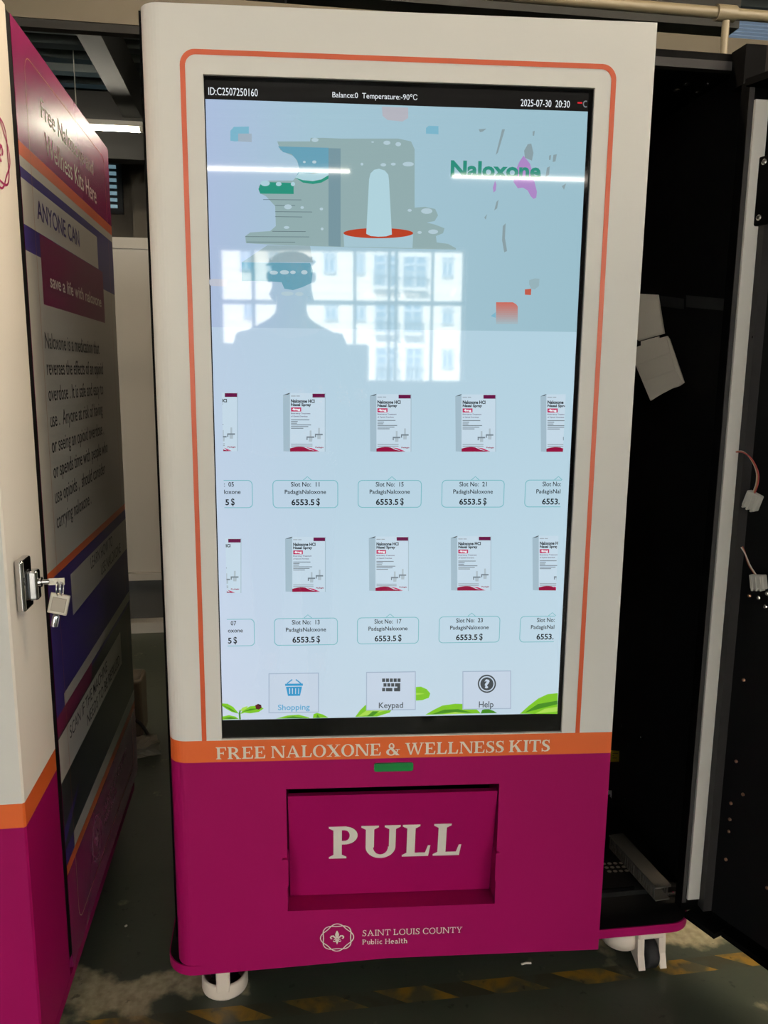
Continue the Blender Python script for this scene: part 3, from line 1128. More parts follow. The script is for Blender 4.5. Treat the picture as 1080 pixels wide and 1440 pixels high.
def carton(xb, xf, xr, yt, yb, clip=None):
    """xb: back edge of the side, xf..xr: the front; clip: (x0, x1) in picture pixels"""
    g = G()
    cl = None
    if clip:
        ym = (yt + yb) / 2
        cl = (sp(clip[0], ym)[0], sp(clip[1], ym)[0])

    def q(pts, m, k):
        pts = [sp(x, y) for x, y in pts]
        if cl:
            pts = [(min(max(u, cl[0]), cl[1]), v) for u, v in pts]
            if max(u for u, v in pts) - min(u for u, v in pts) < 1e-4:
                return
        flat(g, door, pts, m, SH + k * .00018)

    W, Hh = xr - xf, yb - yt
    X = lambda a: xf + a * W
    Y = lambda b: yt + b * Hh
    q([(xb, yt + 2.5), (xf, yt), (xf, yb), (xb + .6, yb - .5)], CSIDE, 1)
    q([(xb, yt + 2.8), (xf - 1, yt - .2), (xf + .5, yt - .2), (xf - 2.5, yt + 2.0)], LC('carton fold', (70, 78, 84)), 2)
    q([(xf, yt), (xr, yt), (xr, yb), (xf, yb)], CART, 1)
    q([(xr - .5, yt), (xr + .5, yt), (xr + .4, yb), (xr - .6, yb)], CSIDE, 2)
    q([(X(.64), Y(.01)), (X(.99), Y(.01)), (X(.99), Y(.075)), (X(.64), Y(.075))], CMAR, 2)
    mp = [(X(.0), Y(.945))] + [(X(.0 + .78 * a / 10), Y(.945 - .03 * math.sin(PI * min(a / 7, 1)) + .05 * max(0, a - 5) / 5)) for a in range(11)] + [(X(.84), Y(.999)), (X(0), Y(.999))]
    q(mp, CRED, 2)
    q([(X(.45), Y(.925)), (X(.62), Y(.94)), (X(.84), Y(.995)), (X(.70), Y(.985))], CPNK, 3)

    def tx(s, a0, b1, a1, b0, m, bold=.02):
        a = sp(X(a0), Y(b1))
        b = sp(X(a1), Y(b0))
        put_sans(g, door, s, a[0], a[1], b[0], sp(X(a0), Y(b0))[1], m, SH + 4 * .00018, bold, clip=cl)

    for a0, a1, b in ((.03, .16, .05), (.18, .28, .05)):
        q([(X(a0), Y(b - .007)), (X(a1), Y(b - .007)), (X(a1), Y(b + .007)), (X(a0), Y(b + .007))], CGRY, 2)
    tx('Naloxone HCl', .03, .165, .70, .105, CTXT, .04)
    tx('Nasal Spray', .03, .235, .60, .172, CTXT, .04)
    q([(X(.03), Y(.245)), (X(.32), Y(.245)), (X(.32), Y(.315)), (X(.03), Y(.315))], CPNK, 2)
    tx('4mg', .06, .308, .29, .255, TXW, .05)
    tx('Emergency Treatment', .03, .365, .58, .335, CTX2, .02)
    tx('of Opioid Overdose', .03, .415, .50, .385, CTX2, .02)
    for i, a1 in enumerate((.55, .22, .20, .60, .52, .38)):
        b = .457 + i * .029
        q([(X(.03), Y(b - .007)), (X(a1), Y(b - .007)), (X(a1), Y(b + .006)), (X(.03), Y(b + .006))], LC('carton fine print', (112, 124, 134)), 2)
    # two little sprayers
    for sx, dy in ((.58, 0), (.82, -.045)):
        q([(X(sx - .02), Y(.64 + dy)), (X(sx + .03), Y(.64 + dy)), (X(sx + .03), Y(.74 + dy)), (X(sx - .02), Y(.74 + dy))], LC('sprayer tone', (172, 188, 198)), 2)
        q([(X(sx - .11), Y(.74 + dy)), (X(sx + .11), Y(.74 + dy)), (X(sx + .11), Y(.765 + dy)), (X(sx - .11), Y(.765 + dy))], LC('sprayer shade', (120, 134, 144)), 2)
        q([(X(sx - .05), Y(.765 + dy)), (X(sx + .06), Y(.765 + dy)), (X(sx + .05), Y(.83 + dy)), (X(sx - .04), Y(.83 + dy))], LC('sprayer tone', (172, 188, 198)), 2)
        q([(X(sx - .11), Y(.75 + dy)), (X(sx - .08), Y(.75 + dy)), (X(sx - .08), Y(.80 + dy)), (X(sx - .11), Y(.80 + dy))], LC('carton fine print', (112, 124, 134)), 3)
    for b in (.875, .905):
        q([(X(.03), Y(b - .008)), (X(.64), Y(b - .008)), (X(.64), Y(b + .006)), (X(.03), Y(b + .006))], CGRY, 2)
    tx('Padagis', .72, .945, .95, .915, CRED, .03)
    g.build('product_picture', screen)


ROW1 = [(300, 284.5, 334, 552, 634.5, (313, 336)), (398, 407.8, 457.3, 552.8, 635, None), (520, 529.3, 578, 554.3, 635.2, None), (640.2, 649, 697, 554.6, 635.2, None), (760, 768.2, 818, 554.6, 635.4, (755, 793.5))]
ROW2 = [(303, 289, 339, 757, 833.8, (318, 341)), (401, 411, 457.6, 755, 832.2, None), (518.6, 528, 574.4, 754.5, 831, None), (633.8, 643, 690.2, 754, 830.4, None), (748.6, 757.5, 803, 753.4, 830.2, (745, 783.5))]
for c in ROW1 + ROW2:
    carton(*c)
BOXL = LC('price box line', (120, 184, 194))


def price(x0, x1, y0, y1, slot, clip=None):
    g = G()
    a, b = sp(x0, y1), sp(x1, y0)
    b = (b[0], sp(x0, y0)[1])
    cl = None
    if clip:
        ym = (y0 + y1) / 2
        cl = (sp(clip[0], ym)[0], sp(clip[1], ym)[0])
    w = .0013
    ou = rrect(a[0], a[1], b[0], b[1], .008, 5)
    inn = rrect(a[0] + w, a[1] + w, b[0] - w, b[1] - w, .007, 5)
    for i in range(len(ou)):
        j = (i + 1) % len(ou)
        q = [ou[i], ou[j], inn[j], inn[i]]
        if cl:
            q = [(min(max(u, cl[0]), cl[1]), v) for u, v in q]
            if max(u for u, v in q) - min(u for u, v in q) < 1e-5:
                continue
        flat(g, door, q, BOXL, SH + .00018)
    W, Hh = b[0] - a[0], b[1] - a[1]
    tip = a[0] + .53 * W
    if not cl or cl[0] < tip < cl[1]:
        for q in strip2([(tip - .007, b[1]), (tip, b[1] + .006), (tip + .007, b[1])], w):
            flat(g, door, q, BOXL, SH + .00018)

    def tx(s, a0, a1, t0, t1, bold):
        put_sans(g, door, s, a[0] + a0 * W, b[1] - t1 * Hh, a[0] + a1 * W, b[1] - t0 * Hh, TXK, SH + 2 * .00018, bold, clip=cl)

    tx('Slot No:  ' + slot, .28, .715, .07, .235, .010)
    tx('PadagisNaloxone', .185, .815, .345, .54, .011)
    tx('6553.5', .285, .635, .68, .90, .022)
    tx('$', .665, .72, .65, .935, .012)
    g.build('price_box', screen)


price(264, 355, 675, 714.5, '05', (315, 360))
price(383.7, 475.5, 675, 714.5, '11')
price(503, 593.2, 675, 714, '15')
price(620.4, 709.8, 674.8, 713.7, '21')
price(737, 826, 674.6, 713.3, '25', (730, 789))
price(269, 357.8, 871, 909.5, '07', (319.5, 362))
price(385.8, 475, 869.5, 908, '13')
price(502, 589.3, 868.4, 906, '17')
price(616.5, 703.6, 867, 904.4, '23')
price(730, 816, 866.4, 903.4, '27', (725, 779.5))

# ---- menu buttons
BTN = LC('button face', (196, 210, 226))
BTE = LC('button edge', (160, 178, 200))
CYAN = LC('cyan icon', (52, 150, 200))
ICON = LC('grey icon', (72, 78, 82))


def button(x0, x1, y0, y1):
    g = G()
    spoly(g, [(x0, y0), (x1, y0 - 1), (x1, y1 - 1), (x0, y1)], BTE, 3)
    spoly(g, [(x0 + 1.2, y0 + 1.2), (x1 - 1.2, y0 + .2), (x1 - 1.2, y1 - 2.2), (x0 + 1.2, y1 - 1.2)], BTN, 4)
    return g


g = button(377.7, 448.5, 946.6, 1002.6)
spoly(g, [(401, 961.2), (426, 960.9), (426, 964), (401, 964.3)], CYAN, 5)
spoly(g, [(402.2, 965.5), (424.8, 965.2), (422, 978), (405, 978.3)], CYAN, 5)
for x in (407.5, 411.5, 415.8, 420):
    spoly(g, [(x - .7 + (413.5 - x) * -.05, 967.5), (x + .5, 967.5), (x + .4, 975.5), (x - .6, 975.5)], BTN, 6)
for pts in ([(403.5, 961), (411, 955.2)], [(423.5, 961), (416, 955.2)]):
    for q in strip2(pts, 1.6):
        spoly(g, q, CYAN, 5)
stext(g, 'Shopping', 391, 1000.8, 435.6, 990.6, LC('cyan letters', (96, 168, 208)), .015, 5)
g.build('menu_button', screen)
g = button(514.8, 584.6, 944.8, 999)
for r_, ks in enumerate((((0, 1), (1, 1), (2, 1), (3, 1), (4, 1)), ((.35, 1), (1.35, 1), (2.35, 1), (3.35, 1)), ((0, 1), (1, 2.1), (3.1, 1)))):
    for k0, w_ in ks:
        x = 537.3 + k0 * 5.4
        y = 953.8 + r_ * 6.6
        spoly(g, [(x, y), (x + 4.3 * w_, y), (x + 4.3 * w_, y + 4.8), (x, y + 4.8)], ICON, 5)
spoly(g, [(558.6, 960.4), (562.8, 960.4), (562.8, 971.8), (554.5, 971.8), (554.5, 967), (558.6, 967)], ICON, 5)
stext(g, 'Keypad', 532.6, 998.2, 566.8, 987.6, TXG, .012, 5)
g.build('menu_button', screen)
g = button(650.2, 718.6, 943.6, 997.6)
for rr, m, k in ((12.8, ICON, 5), (10.8, BTN, 6), (9.2, ICON, 7)):
    spoly(g, ellipse(684.5, 961.2, rr, rr, 30), m, k)
put_sans(g, door, '?', *sp(680.6, 967.6), *sp(688.4, 954.6), BTN, SH + 8 * .00018, .04)
stext(g, 'Help', 673, 997.4, 694, 986, TXG, .012, 5)
g.build('menu_button', screen)

# ---- leaves along the bottom edge
LF1 = LC('leaf green', (126, 196, 40))
LF2 = LC('leaf dark green', (70, 140, 34))
LF3 = LC('leaf pale green', (170, 216, 84))


def leaf(polys):
    g = G()
    for pts, m, k in polys:
        spoly(g, pts, m, k)
    g.build('leaf_picture', screen)


leaf([([(312.5, 989), (320, 989.5), (328, 994), (334, 1001), (335.5, 1003.5), (326, 1001), (317, 996), (312.5, 992.5)], LF1, 1), ([(312.5, 991), (324, 996), (334.5, 1003), (325, 999)], LF2, 2),
      ([(312.8, 1007.5), (322, 1005.5), (331, 1007.5), (336, 1011), (322, 1011.6), (313, 1012)], LF1, 1), ([(313, 1010), (324, 1008), (334, 1010.5), (322, 1011)], LF2, 2),
      ([(335.6, 1003), (337.2, 998), (338.6, 998), (338.2, 1004), (338.8, 1011.5), (336.4, 1011.6)], LF2, 1),
      ([(338, 1004), (342, 998), (352, 993), (362, 992), (371, 996), (364, 1001), (352, 1003), (344, 1002)], LF1, 1), ([(340, 1001), (352, 996.5), (369, 995.5), (352, 999)], LF2, 2),
      ([(338, 999), (341, 995), (348.5, 992.5), (347, 996), (341, 1000)], LF3, 2)])
leaf([([(359, 991.5), (363, 989.4), (367.5, 991), (368, 995), (364, 997.6), (360, 996.5)], LC('ladybird', (96, 40, 44)), 5), ([(363, 989.4), (367.5, 991), (365, 992.5)], TXK, 6)])
leaf([([(388, 1010.5), (404, 1006), (420, 1004.8), (434, 1008.5), (436, 1009.8)], LF1, 1), ([(396, 1010.2), (412, 1007), (428, 1009), (432, 1009.8)], LF2, 2)])
leaf([([(440, 1009.6), (441, 1004), (446, 1002.4), (454, 1004.5), (462, 1009)], LF1, 1), ([(445, 1009.5), (446, 1004), (450, 1009.4)], LF2, 2)])
leaf([([(499.5, 1008), (506, 999), (513, 992), (520, 989), (540, 992), (552, 996.5), (548, 1002), (530, 1007.5)], LF1, 1), ([(503, 1007.5), (515, 999), (545, 998), (525, 1004)], LF3, 2), ([(516, 1007), (524, 1000), (533, 1000), (524, 1006.8)], LF2, 3)])
leaf([([(584.8, 966), (592, 965.5), (600, 969), (605, 975), (603, 981), (594, 984.5), (584.8, 985)], LF1, 1), ([(584.8, 974), (598, 975.5), (584.8, 977)], LF3, 2)])
leaf([([(598, 1005), (610, 998), (622, 992), (640, 989.5), (656, 990), (668, 995), (676, 1003)], LF1, 1), ([(606, 1004.6), (624, 998), (644, 997), (664, 1002), (640, 1001)], LF2, 2), ([(622, 1004.4), (640, 1001), (656, 1003.4)], LF3, 3)])
leaf([([(676, 1003.2), (678, 998), (686, 996.5), (694, 999.5), (699, 1002.6)], LF2, 1)])
leaf([([(731, 1003.6), (744, 992), (757, 982), (770, 976), (784.3, 974.5), (783.7, 1003.8)], LF1, 1), ([(738, 1002), (756, 990), (783.9, 985), (783.8, 990), (760, 996)], LF2, 2), ([(752, 1003.4), (766, 996.5), (783.8, 993.5), (783.7, 1000)], LF3, 3)])

# ---- casters under the base
g = G()
cx, cyy = 0.082, 0.110
g.lathe([(.036, .0005), (.0465, .0), (.0480, .004), (.0475, .028), (.0445, .034), (.0415, .032), (.040, .006), (.036, .0005)], CASTER, (cx, cyy, .0), 'z', 36)
g.bbox((cx - .015, cyy - .0475, .018), (cx + .013, cyy - .036, .1085), CASTER, .003)
g.box((cx - .026, cyy - .046, .090), (cx + .024, cyy + .03, .1085), CASTER)
cas = g.build('caster', vm)
g = G()
g.lathe([(.004, -.014), (.029, -.014), (.032, -.008), (.032, .008), (.029, .014), (.004, .014)], RUBBER, (cx, cyy + .004, .040), 'y')
g.build('wheel', cas)
g = G()
g.cyl((cx - .021, cyy - .022, .078), (cx - .021, cyy - .030, .078), .0085, mat('red adjuster', (200, 30, 44), rough=0.4))
g.build('adjuster', cas)

g = G()
wx, wy = 0.994, 0.045
g.bbox((wx - .034, wy - .02, .074), (wx + .030, wy + .045, .1085), CASTER, .006)
for sx in (-1, 1):
    X = Matrix.Translation((wx, wy, 0))
    x_in, x_out = sx * .0170, sx * .032
    xa, xb = min(x_in, x_out), max(x_in, x_out)
    poly = [(-.030, .010), (.030, .034), (.042, .080), (-.016, .082), (-.020, .040)]
    vs = [(xa + wx, wy + a, b) for a, b in poly] + [(xb + wx + 0, wy + a, b) for a, b in poly]
    nn = len(poly)
    g.mesh(vs, [list(range(nn)), list(range(nn, 2 * nn))[::-1]] + [(i, (i + 1) % nn, nn + (i + 1) % nn, nn + i) for i in range(nn)], CASTER)
g.lathe([(.016, .078), (.040, .080), (.042, .060), (.040, .044), (.032, .044)], CASTER, (wx - .050, wy + .03, 0), 'z', 20)
cas = g.build('caster', vm)
g = G()
g.lathe([(.004, -.014), (.029, -.014), (.033, -.009), (.033, .009), (.029, .014), (.004, .014)], RUBBER, (wx, wy - .002, .033), 'x')
g.build('wheel', cas)
for X_, Y_ in ((0.09, 0.76), (0.98, 0.76)):
    g = G()
    g.box((X_ - .03, Y_ - .03, .07), (X_ + .03, Y_ + .03, .1085), CASTER)
    cas = g.build('caster', vm)
    g = G()
    g.lathe([(.004, -.014), (.029, -.014), (.033, -.009), (.033, .009), (.029, .014), (.004, .014)], RUBBER, (X_, Y_, .033), 'x')
    g.build('wheel', cas)

# ---- narrow right-hand door of the cabinet, swung wide open (a shallow black tray)
A_ = Vector((.355, -.935, 0)).normalized()
R_ = Vector((A_.y * -1, A_.x, 0)) * 1.0          # outward from the tray's open side
if R_.x < 0:
    R_ = -R_
P0 = Vector((1.03, .085, 0))
tray = Plane(P0 + R_ * .055, A_, (0, 0, 1), -R_)  # the tray's inner face
XT = Matrix.Identity(4)
for i in range(3):
    XT[i][0], XT[i][1], XT[i][2], XT[i][3] = A_[i], R_[i], (0, 0, 1)[i], P0[i]
DT = 1.80
g = G()
g.box((.055, .055, .130), (.40, .066, DT), BLACKI, XT)
g.box((.075, .0, .130), (.150, .055, .142), BLACK, XT)
g.box((.152, .02, .130), (.40, .055, .142), BLACK, XT)
g.box((.055, .0, DT - .012), (.40, .055, DT), BLACK, XT)
g.box((.388, .0, .142), (.40, .055, DT - .012), BLACK, XT)
sd = g.build('side_door', vm)
# hinge post with the white strip on it
g = G()
g.box((1.0605, .036, .130), (1.104, .062, 1.80), BLACK)
g.box((1.0605, .034, .150), (1.0700, .036, 1.80), GREYM)
g.build('hinge_post', vm)
g = G()
g.box((1.0700, .0285, .160), (1.0965, .0355, 1.766), WHITE)
g.build('white_strip', vm)
g = G()
g.box((1.0975, .012, .142), (1.126, .034, 1.55), GREYM)
g.build('grey_channel', vm)
g = G()
g.prism([(1.058, .100), (1.060, .057), (1.10, .056), (1.18, .075), (1.18, .100)], 1.800, 1.868, BLACK)
g.build('hinge_cover', vm)
# latch box with two screws
g = G()
q = tray.at(1064, 222, .02), tray.at(1062, 318, .02)
lb = (q[0][0], q[1][1], q[0][0] + .09, q[0][1])


def tbox(g, u0, v0, u1, v1, h0, h1, m, r=.003):
    bmx = Matrix.Identity(4)
    for i in range(3):
        bmx[i][0], bmx[i][1], bmx[i][2], bmx[i][3] = tray.U[i], tray.V[i], tray.N[i], tray.O[i]
    g.bbox((u0, v0, h0), (u1, v1, h1), m, r, 2, bmx)


tbox(g, lb[0], lb[1], lb[2], lb[3], .0, .022, BLACK)
lt = g.build('latch_box', vm)


def screw(pl, x, y, r, m, parent, h=.0, name='screw'):
    g = G()
    u, v = pl.at(x, y, h + .003)
    for rr, hh, r2, h2 in ((r, 0, r, .0025), (r, .0025, r * .6, .0042)):
        for k in range(10):
            a, b = 2 * PI * k / 10, 2 * PI * (k + 1) / 10
            g.face([pl.p(u + rr * math.cos(a), v + rr * math.sin(a), h + hh), pl.p(u + rr * math.cos(b), v + rr * math.sin(b), h + hh), pl.p(u + r2 * math.cos(b), v + r2 * math.sin(b), h + h2), pl.p(u + r2 * math.cos(a), v + r2 * math.sin(a), h + h2)], m, True)
    g.face([pl.p(u + r * .6 * math.cos(2 * PI * k / 10), v + r * .6 * math.sin(2 * PI * k / 10), h + .0042) for k in range(10)], m)
    g.build(name, parent)


screw(tray, 1074, 227.5, .0055, STEEL, lt, .022)
screw(tray, 1066.5, 306, .0055, STEEL, lt, .022)
for x, y in ((1066, 841), (1078, 835), (1075.5, 853.5)):
    screw(tray, x, y, .0045, STEEL, vm, .0)
for x, y in ((1045, 956.5), (1034.5, 1071), (1044, 1117.5), (1027, 1130), (1025.5, 1152.5), (1024, 1169.5), (1020, 1209), (1078, 1249), (1053, 838)):
    screw(tray, x, y, .0034, COPPER, vm, .0)
for x, y in ((1059, 474),):
    screw(tray, x, y, .0035, BLACK, vm, .012)


# two loose wire pigtails with white plugs
def pigtail(path, plug, cols, h=.02):
    g = G()
    for k, c in enumerate(cols):
        pts = []
        for i, (x, y) in enumerate(path):
            u, v = tray.at(x + (k - 1) * 2.2 * min(1, i / 2) , y + (k - 1) * .5, h)
            pts.append(tray.p(u, v, h + .002 * k))
        # smooth it
        for _ in range(2):
            q = [pts[0]]
            for a, b in zip(pts[:-1], pts[1:]):
                q += [a * .75 + b * .25, a * .25 + b * .75]
            pts = q + [pts[-1]]
        g.tube(pts, .0013, c, 6)
    w = g.build('wire_pigtail', vm)
    g = G()
    (x, y, wpx, hpx, rot) = plug
    u, v = tray.at(x, y, h)
    X = Matrix.Identity(4)
    for i in range(3):
        X[i][0], X[i][1], X[i][2], X[i][3] = tray.U[i], tray.V[i], tray.N[i], tray.p(u, v, h)[i]
    X = X @ Matrix.Rotation(math.radians(rot), 4, 'Z')
    PLG = mat('milky plug nylon', (214, 210, 200), rough=0.4)
    g.bbox((-wpx / 2, -hpx / 2, -.006), (wpx / 2, hpx / 2, .008), PLG, .0015, 1, X)
    for k in range(3):
        g.box((-wpx / 2 + .003 + k * wpx / 3.2, -hpx / 2 - .003, -.003), (-wpx / 2 + .006 + k * wpx / 3.2, hpx / 2 - .004, .0095), PLG, X)
    g.build('plug', w)


WRED = mat('red wire', (180, 70, 70), rough=0.5)
WWHT = mat('white wire', (226, 214, 204), rough=0.5)
WYEL = mat('yellow wire', (196, 160, 90), rough=0.5)
pigtail([(1037, 635), (1047, 635), (1058, 645), (1067, 664), (1066, 680), (1061, 693)], (1059, 704, .030, .032, -18), (WWHT, WYEL, WRED))
pigtail([(1044, 769), (1049, 778), (1054, 794), (1062, 806), (1066, 811)], (1067, 818, .030, .028, 12), (WRED, WYEL, WWHT))

# ---- loose things on the cabinet's inner side wall
inw = Plane((XR - .0005, 0, 0), (0, -1, 0), (0, 0, 1), (-1, 0, 0))
g = G()
for x0, x1, y0, y1 in ((925, 963, 415, 430), (966, 1020, 415, 432)):
    a = inw.at(x0, y1)
    b = inw.at(x1, y0)
    q = [inw.at(x0, y0), inw.at(x1, y0 + 5), inw.at(x1, y1 + 5), inw.at(x0, y1)]
    flat(g, inw, q, mat('dull grey bracket', (52, 52, 52), rough=0.5), .002)
g.build('bracket', vm)
for x, y in ((873, 1021), (900, 1037), (883.5, 1048), (896, 1087), (878, 1123), (893, 1136), (864, 1160)):
    screw(inw, x, y, .0045, STEEL, vm, .0)
cei = Plane((0, 0, CT - .0142), (1, 0, 0), (0, 1, 0), (0, 0, -1))
for x, y in ((952, 128), (966, 119), (982, 130), (996, 120)):
    screw(cei, x, y, .0065, STEEL, vm, .0)
YLAB = mat('yellow sticker', (206, 178, 40), rough=0.5)
g = G()
q = [inw.at(857, 1055), inw.at(871.5, 1056), inw.at(871, 1071), inw.at(856.5, 1071.5)]
flat(g, inw, q, YLAB, .001)
for k, (a0, a1) in enumerate(((.35, .9), (.35, .5), (.35, .75))):
    y = 1059 + k * 3.2
    flat(g, inw, [inw.at(857 + a0 * 14.5, y), inw.at(857 + a1 * 14.5, y), inw.at(857 + a1 * 14.5, y + .9), inw.at(857 + a0 * 14.5, y + .9)], INKK, .0014)
g.build('warning_sticker', vm, label='small yellow sticker')
g = G()
for y0, y1, c in ((1111, 1124, (214, 218, 220)), (1124, 1129, (30, 90, 160)), (1129, 1134, (214, 218, 220))):
    flat(g, inw, [inw.at(852, y0), inw.at(861, y0 + .5), inw.at(860.5, y1 + .5), inw.at(852, y1)], mat('sticker tone %d%d' % (y0, y1), c, rough=0.5), .001)
flat(g, inw, [inw.at(857, 1117), inw.at(859, 1117), inw.at(859, 1119), inw.at(857, 1119)], INKK, .0014)
g.build('data_sticker', vm, label='small white and blue sticker')

# the two folded white cartons
PAPER = mat('folded white card', (214, 206, 192), rough=0.7, bump=0.1, bscale=30)


_e = inw.at(962.5, 539)
cpl = Plane(inw.p(_e[0], 0, .001), (.66, -.75, 0), (0, 0, 1), (-.75, -.66, 0))


def card(name, pts, label, folds):
    t = thing(name, label, 'folded card', cpl.p(*cpl.at(*pts[0], 0), 0))

    def slab(nm, q, h0, h1):
        g = G()
        top = [cpl.p(*cpl.at(x, y, h1), h1) for x, y in q]
        bot = [p - cpl.N * (h1 - h0) for p in top]
        n = len(top)
        g.face(top, PAPER)
        g.face(bot[::-1], PAPER)
        for i in range(n):
            j = (i + 1) % n
            g.face([top[i], bot[i], bot[j], top[j]], PAPER)
        g.build(nm, t)

    slab('card_panel', pts, 0, .006)
    for f in folds:
        slab('flap', f, .0062, .0085)


card('folded_card', [(888, 416), (900, 413), (925, 414.5), (933.7, 469), (898, 479.5), (888, 470)], 'upper pale folded card in the dark cabinet, above the larger one', [[(890, 419), (924.5, 416.5), (932.5, 467), (898.5, 477), (890, 472)]])
card('folded_card', [(888, 490), (901, 486), (901, 480), (926, 473), (927, 475.5), (938, 472.5), (941, 477), (961.8, 538), (955, 543), (939, 548), (914.5, 563.5), (888, 500)], 'lower pale folded card with creased panels in the dark cabinet',
     [[(890, 491), (937, 474.5), (942.5, 495.5), (896, 513)], [(897, 514.6), (943, 496.8), (949, 520), (905, 536.4)], [(905.5, 537.6), (949.4, 521.2), (960, 538.5), (915, 562)]])

# cable duct lying on the cabinet floor
DUCT = mat('grey cable duct plastic', (74, 71, 67), rough=0.55)
du = thing('cable_duct', 'slotted grey cable duct lying on the black cabinet floor', 'cable duct', (1.02, .15, .1403))
pA, pB = Vector((1.012, .262, .1405)), Vector((1.030, .060, .1405))
ax = (pB - pA).normalized()
sx = Vector((ax.y, -ax.x, 0))
if sx.x < 0:
    sx = -sx
X = Matrix.Identity(4)
for i in range(3):
    X[i][0], X[i][1], X[i][2], X[i][3] = sx[i], ax[i], (0, 0, 1)[i], pA[i]
Ld = (pB - pA).length
g = G()
g.box((-.019, 0, .030), (.019, Ld, .034), DUCT, X)
g.build('lid', du)
g = G()
g.box((-.017, 0, 0), (.017, Ld, .003), DUCT, X)
k = 0
yy = 0.0
while yy < Ld - .004:
    for s_ in (-1, 1):
        g.box((s_ * .017 - (.0015 if s_ > 0 else 0), yy, .003), (s_ * .017 + (0 if s_ > 0 else .0015), yy + .0055, .0298), DUCT, X)
    yy += .0095
g.build('slotted_channel', du)

# dark hoses looping at the sill
g = G()
for k in range(2):
    pts = []
    for x, y in ((938, 1279 + k * 3), (950, 1283 + k * 2), (960, 1278 + k * 3), (968, 1270 + k * 3), (974, 1264 + k * 2)):
        pl_ = Plane((0, .085, 0), (1, 0, 0), (0, 0, 1), (0, -1, 0))
        u, v = pl_.at(x, y)
        pts.append((u, .085, max(v, .134)))
    g.tube(pts, .003, mat('black hose', (30, 30, 32), rough=0.35), 8)
g.build('hose', vm)

# ------------------------------------------------------------------ the left vending machine
LX = -0.197
side = Plane((LX, 0, 0), (0, 1, 0), (0, 0, 1), (1, 0, 0))
vl = thing('vending_machine', 'vending machine at the left edge seen from its printed side, keys in its door lock', 'vending machine', (-0.62, 0.3, 0))
LW = 0.86
Z0L, Z1L = 0.141, 1.822
g = G()
YD0, YD1 = -0.1815, 0.003
bv = .003
for (v0, v1, m, mf) in ((Z0L, .563, PINK, PINK), (.563, .604, ORANGE, ORANGE), (.604, Z1L, CREAM, WHITE)):
    g.face([(LX, YD0 + bv, v0), (LX, YD1, v0), (LX, YD1, v1), (LX, YD0 + bv, v1)], m)
    g.face([(LX - bv, YD0, v0), (LX, YD0 + bv, v0), (LX, YD0 + bv, v1), (LX - bv, YD0, v1)], m)
    g.face([(LX - LW, YD0, v0), (LX - bv, YD0, v0), (LX - bv, YD0, v1), (LX - LW, YD0, v1)], mf)
    g.face([(LX - LW, YD0, v0), (LX - LW, YD1, v0), (LX - LW, YD1, v1), (LX - LW, YD0, v1)], m)
for z, m in ((Z0L, PINK), (Z1L, WHITE)):
    g.face([(LX - LW, YD0, z), (LX - bv, YD0, z), (LX, YD0 + bv, z), (LX, YD1, z), (LX - LW, YD1, z)], m)
g.face([(LX - LW, YD1, Z0L), (LX, YD1, Z0L), (LX, YD1, Z1L), (LX - LW, YD1, Z1L)], BLACK)
g.build('door', vl)
g = G()
g.box((LX - LW, YD1 + .0005, .172), (LX - .0006, .0262, Z1L - .004), BLACKI)
g.build('door_gasket', vl)
YC0, YC1 = .026, .795
g = G()
g.box((LX - LW, YC0, .141), (LX - .0004, YC1, 1.820), SIDEP)
g.build('cabinet', vl)
g = G()
g.prism(rrect(LX - LW - .03, YD0 + .03, LX - .004, .80, .05, 6), .1085, .1285, PINK)
g.build('base_plate', vl)
for X_, Y_ in ((LX - .10, 0.70), (LX - .75, 0.70), (LX - .10, .0), (LX - .75, .0)):
    g = G()
    g.box((X_ - .03, Y_ - .03, .07), (X_ + .03, Y_ + .03, .1085), CASTER)
    cas = g.build('caster', vl)
    g = G()
    g.lathe([(.004, -.014), (.029, -.014), (.033, -.009), (.033, .009), (.029, .014), (.004, .014)], RUBBER, (X_, Y_, .033), 'x')
    g.build('wheel', cas)

# printed side graphics
g = G()
H1, H2, H3, H4 = .00010, .00020, .00030, .00040


def band(y0, y1, z0, z1, m, h):
    flat(g, side, rc(y0, z0, y1, z1), m, h)


a, b = YC0, YC1
band(a, b, 1.635, 1.820, SIDEP, H1)
band(a, b, 1.613, 1.635, SIDEO, H1)
band(a, b, 1.596, 1.613, SIDEW, H1)
band(a, b, 1.466, 1.596, PURPLE, H1)
band(a, b, .920, 1.466, SIDEW, H1)
band(a, b, .904, .920, SIDEO, H1)
band(a, b, .640, .904, PURPLE, H1)
band(a, b, .388, .640, SIDEK, H1)
band(a, b, .354, .388, PURPLE, H1)
band(a, b, .335, .356, SIDEO, H1)
band(a, b, .141, .335, SIDEP, H1)
band(a, .604, 1.507, 1.579, SIDEW, H2)
band(.115, .650, 1.387, 1.506, PINKD, H2)
band(.183, b, .796, .879, SIDEW, H2)
band(.083, b, .650, .675, SIDEW, H3)
flat(g, side, [(a, .612), (.30, .612), (.318, .650), (a, .650)], PINKD, H2)
flat(g, side, [(a, .650), (.083, .650), (.083, .69), (a, .69)], PURPLE, H2)
band(a, .642, .522, .608, SIDEW, H3)
flat(g, side, [(a, .40), (.10, .43), (.16, .46), (.30, .49), (a, .43)], PURPLE, H2)
band(.087, b, .356, .388, SIDEW, H3)
# thin gold outline
ou = rrect(.088, .190, .742, 1.786, .03, 5)
inn = rrect(.0895, .1915, .7405, 1.7845, .0285, 5)
ring2(g, side, ou, inn, GOLDL, H4)
g.build('side_print', vl)
g = G()
H5 = .00055
LT = dict(bold=.0)


def sline(s, y0, y1, z0, z1, m, bold=.012):
    put_sans(g, side, s, y0, z0, y1, z1, m, H5, bold)


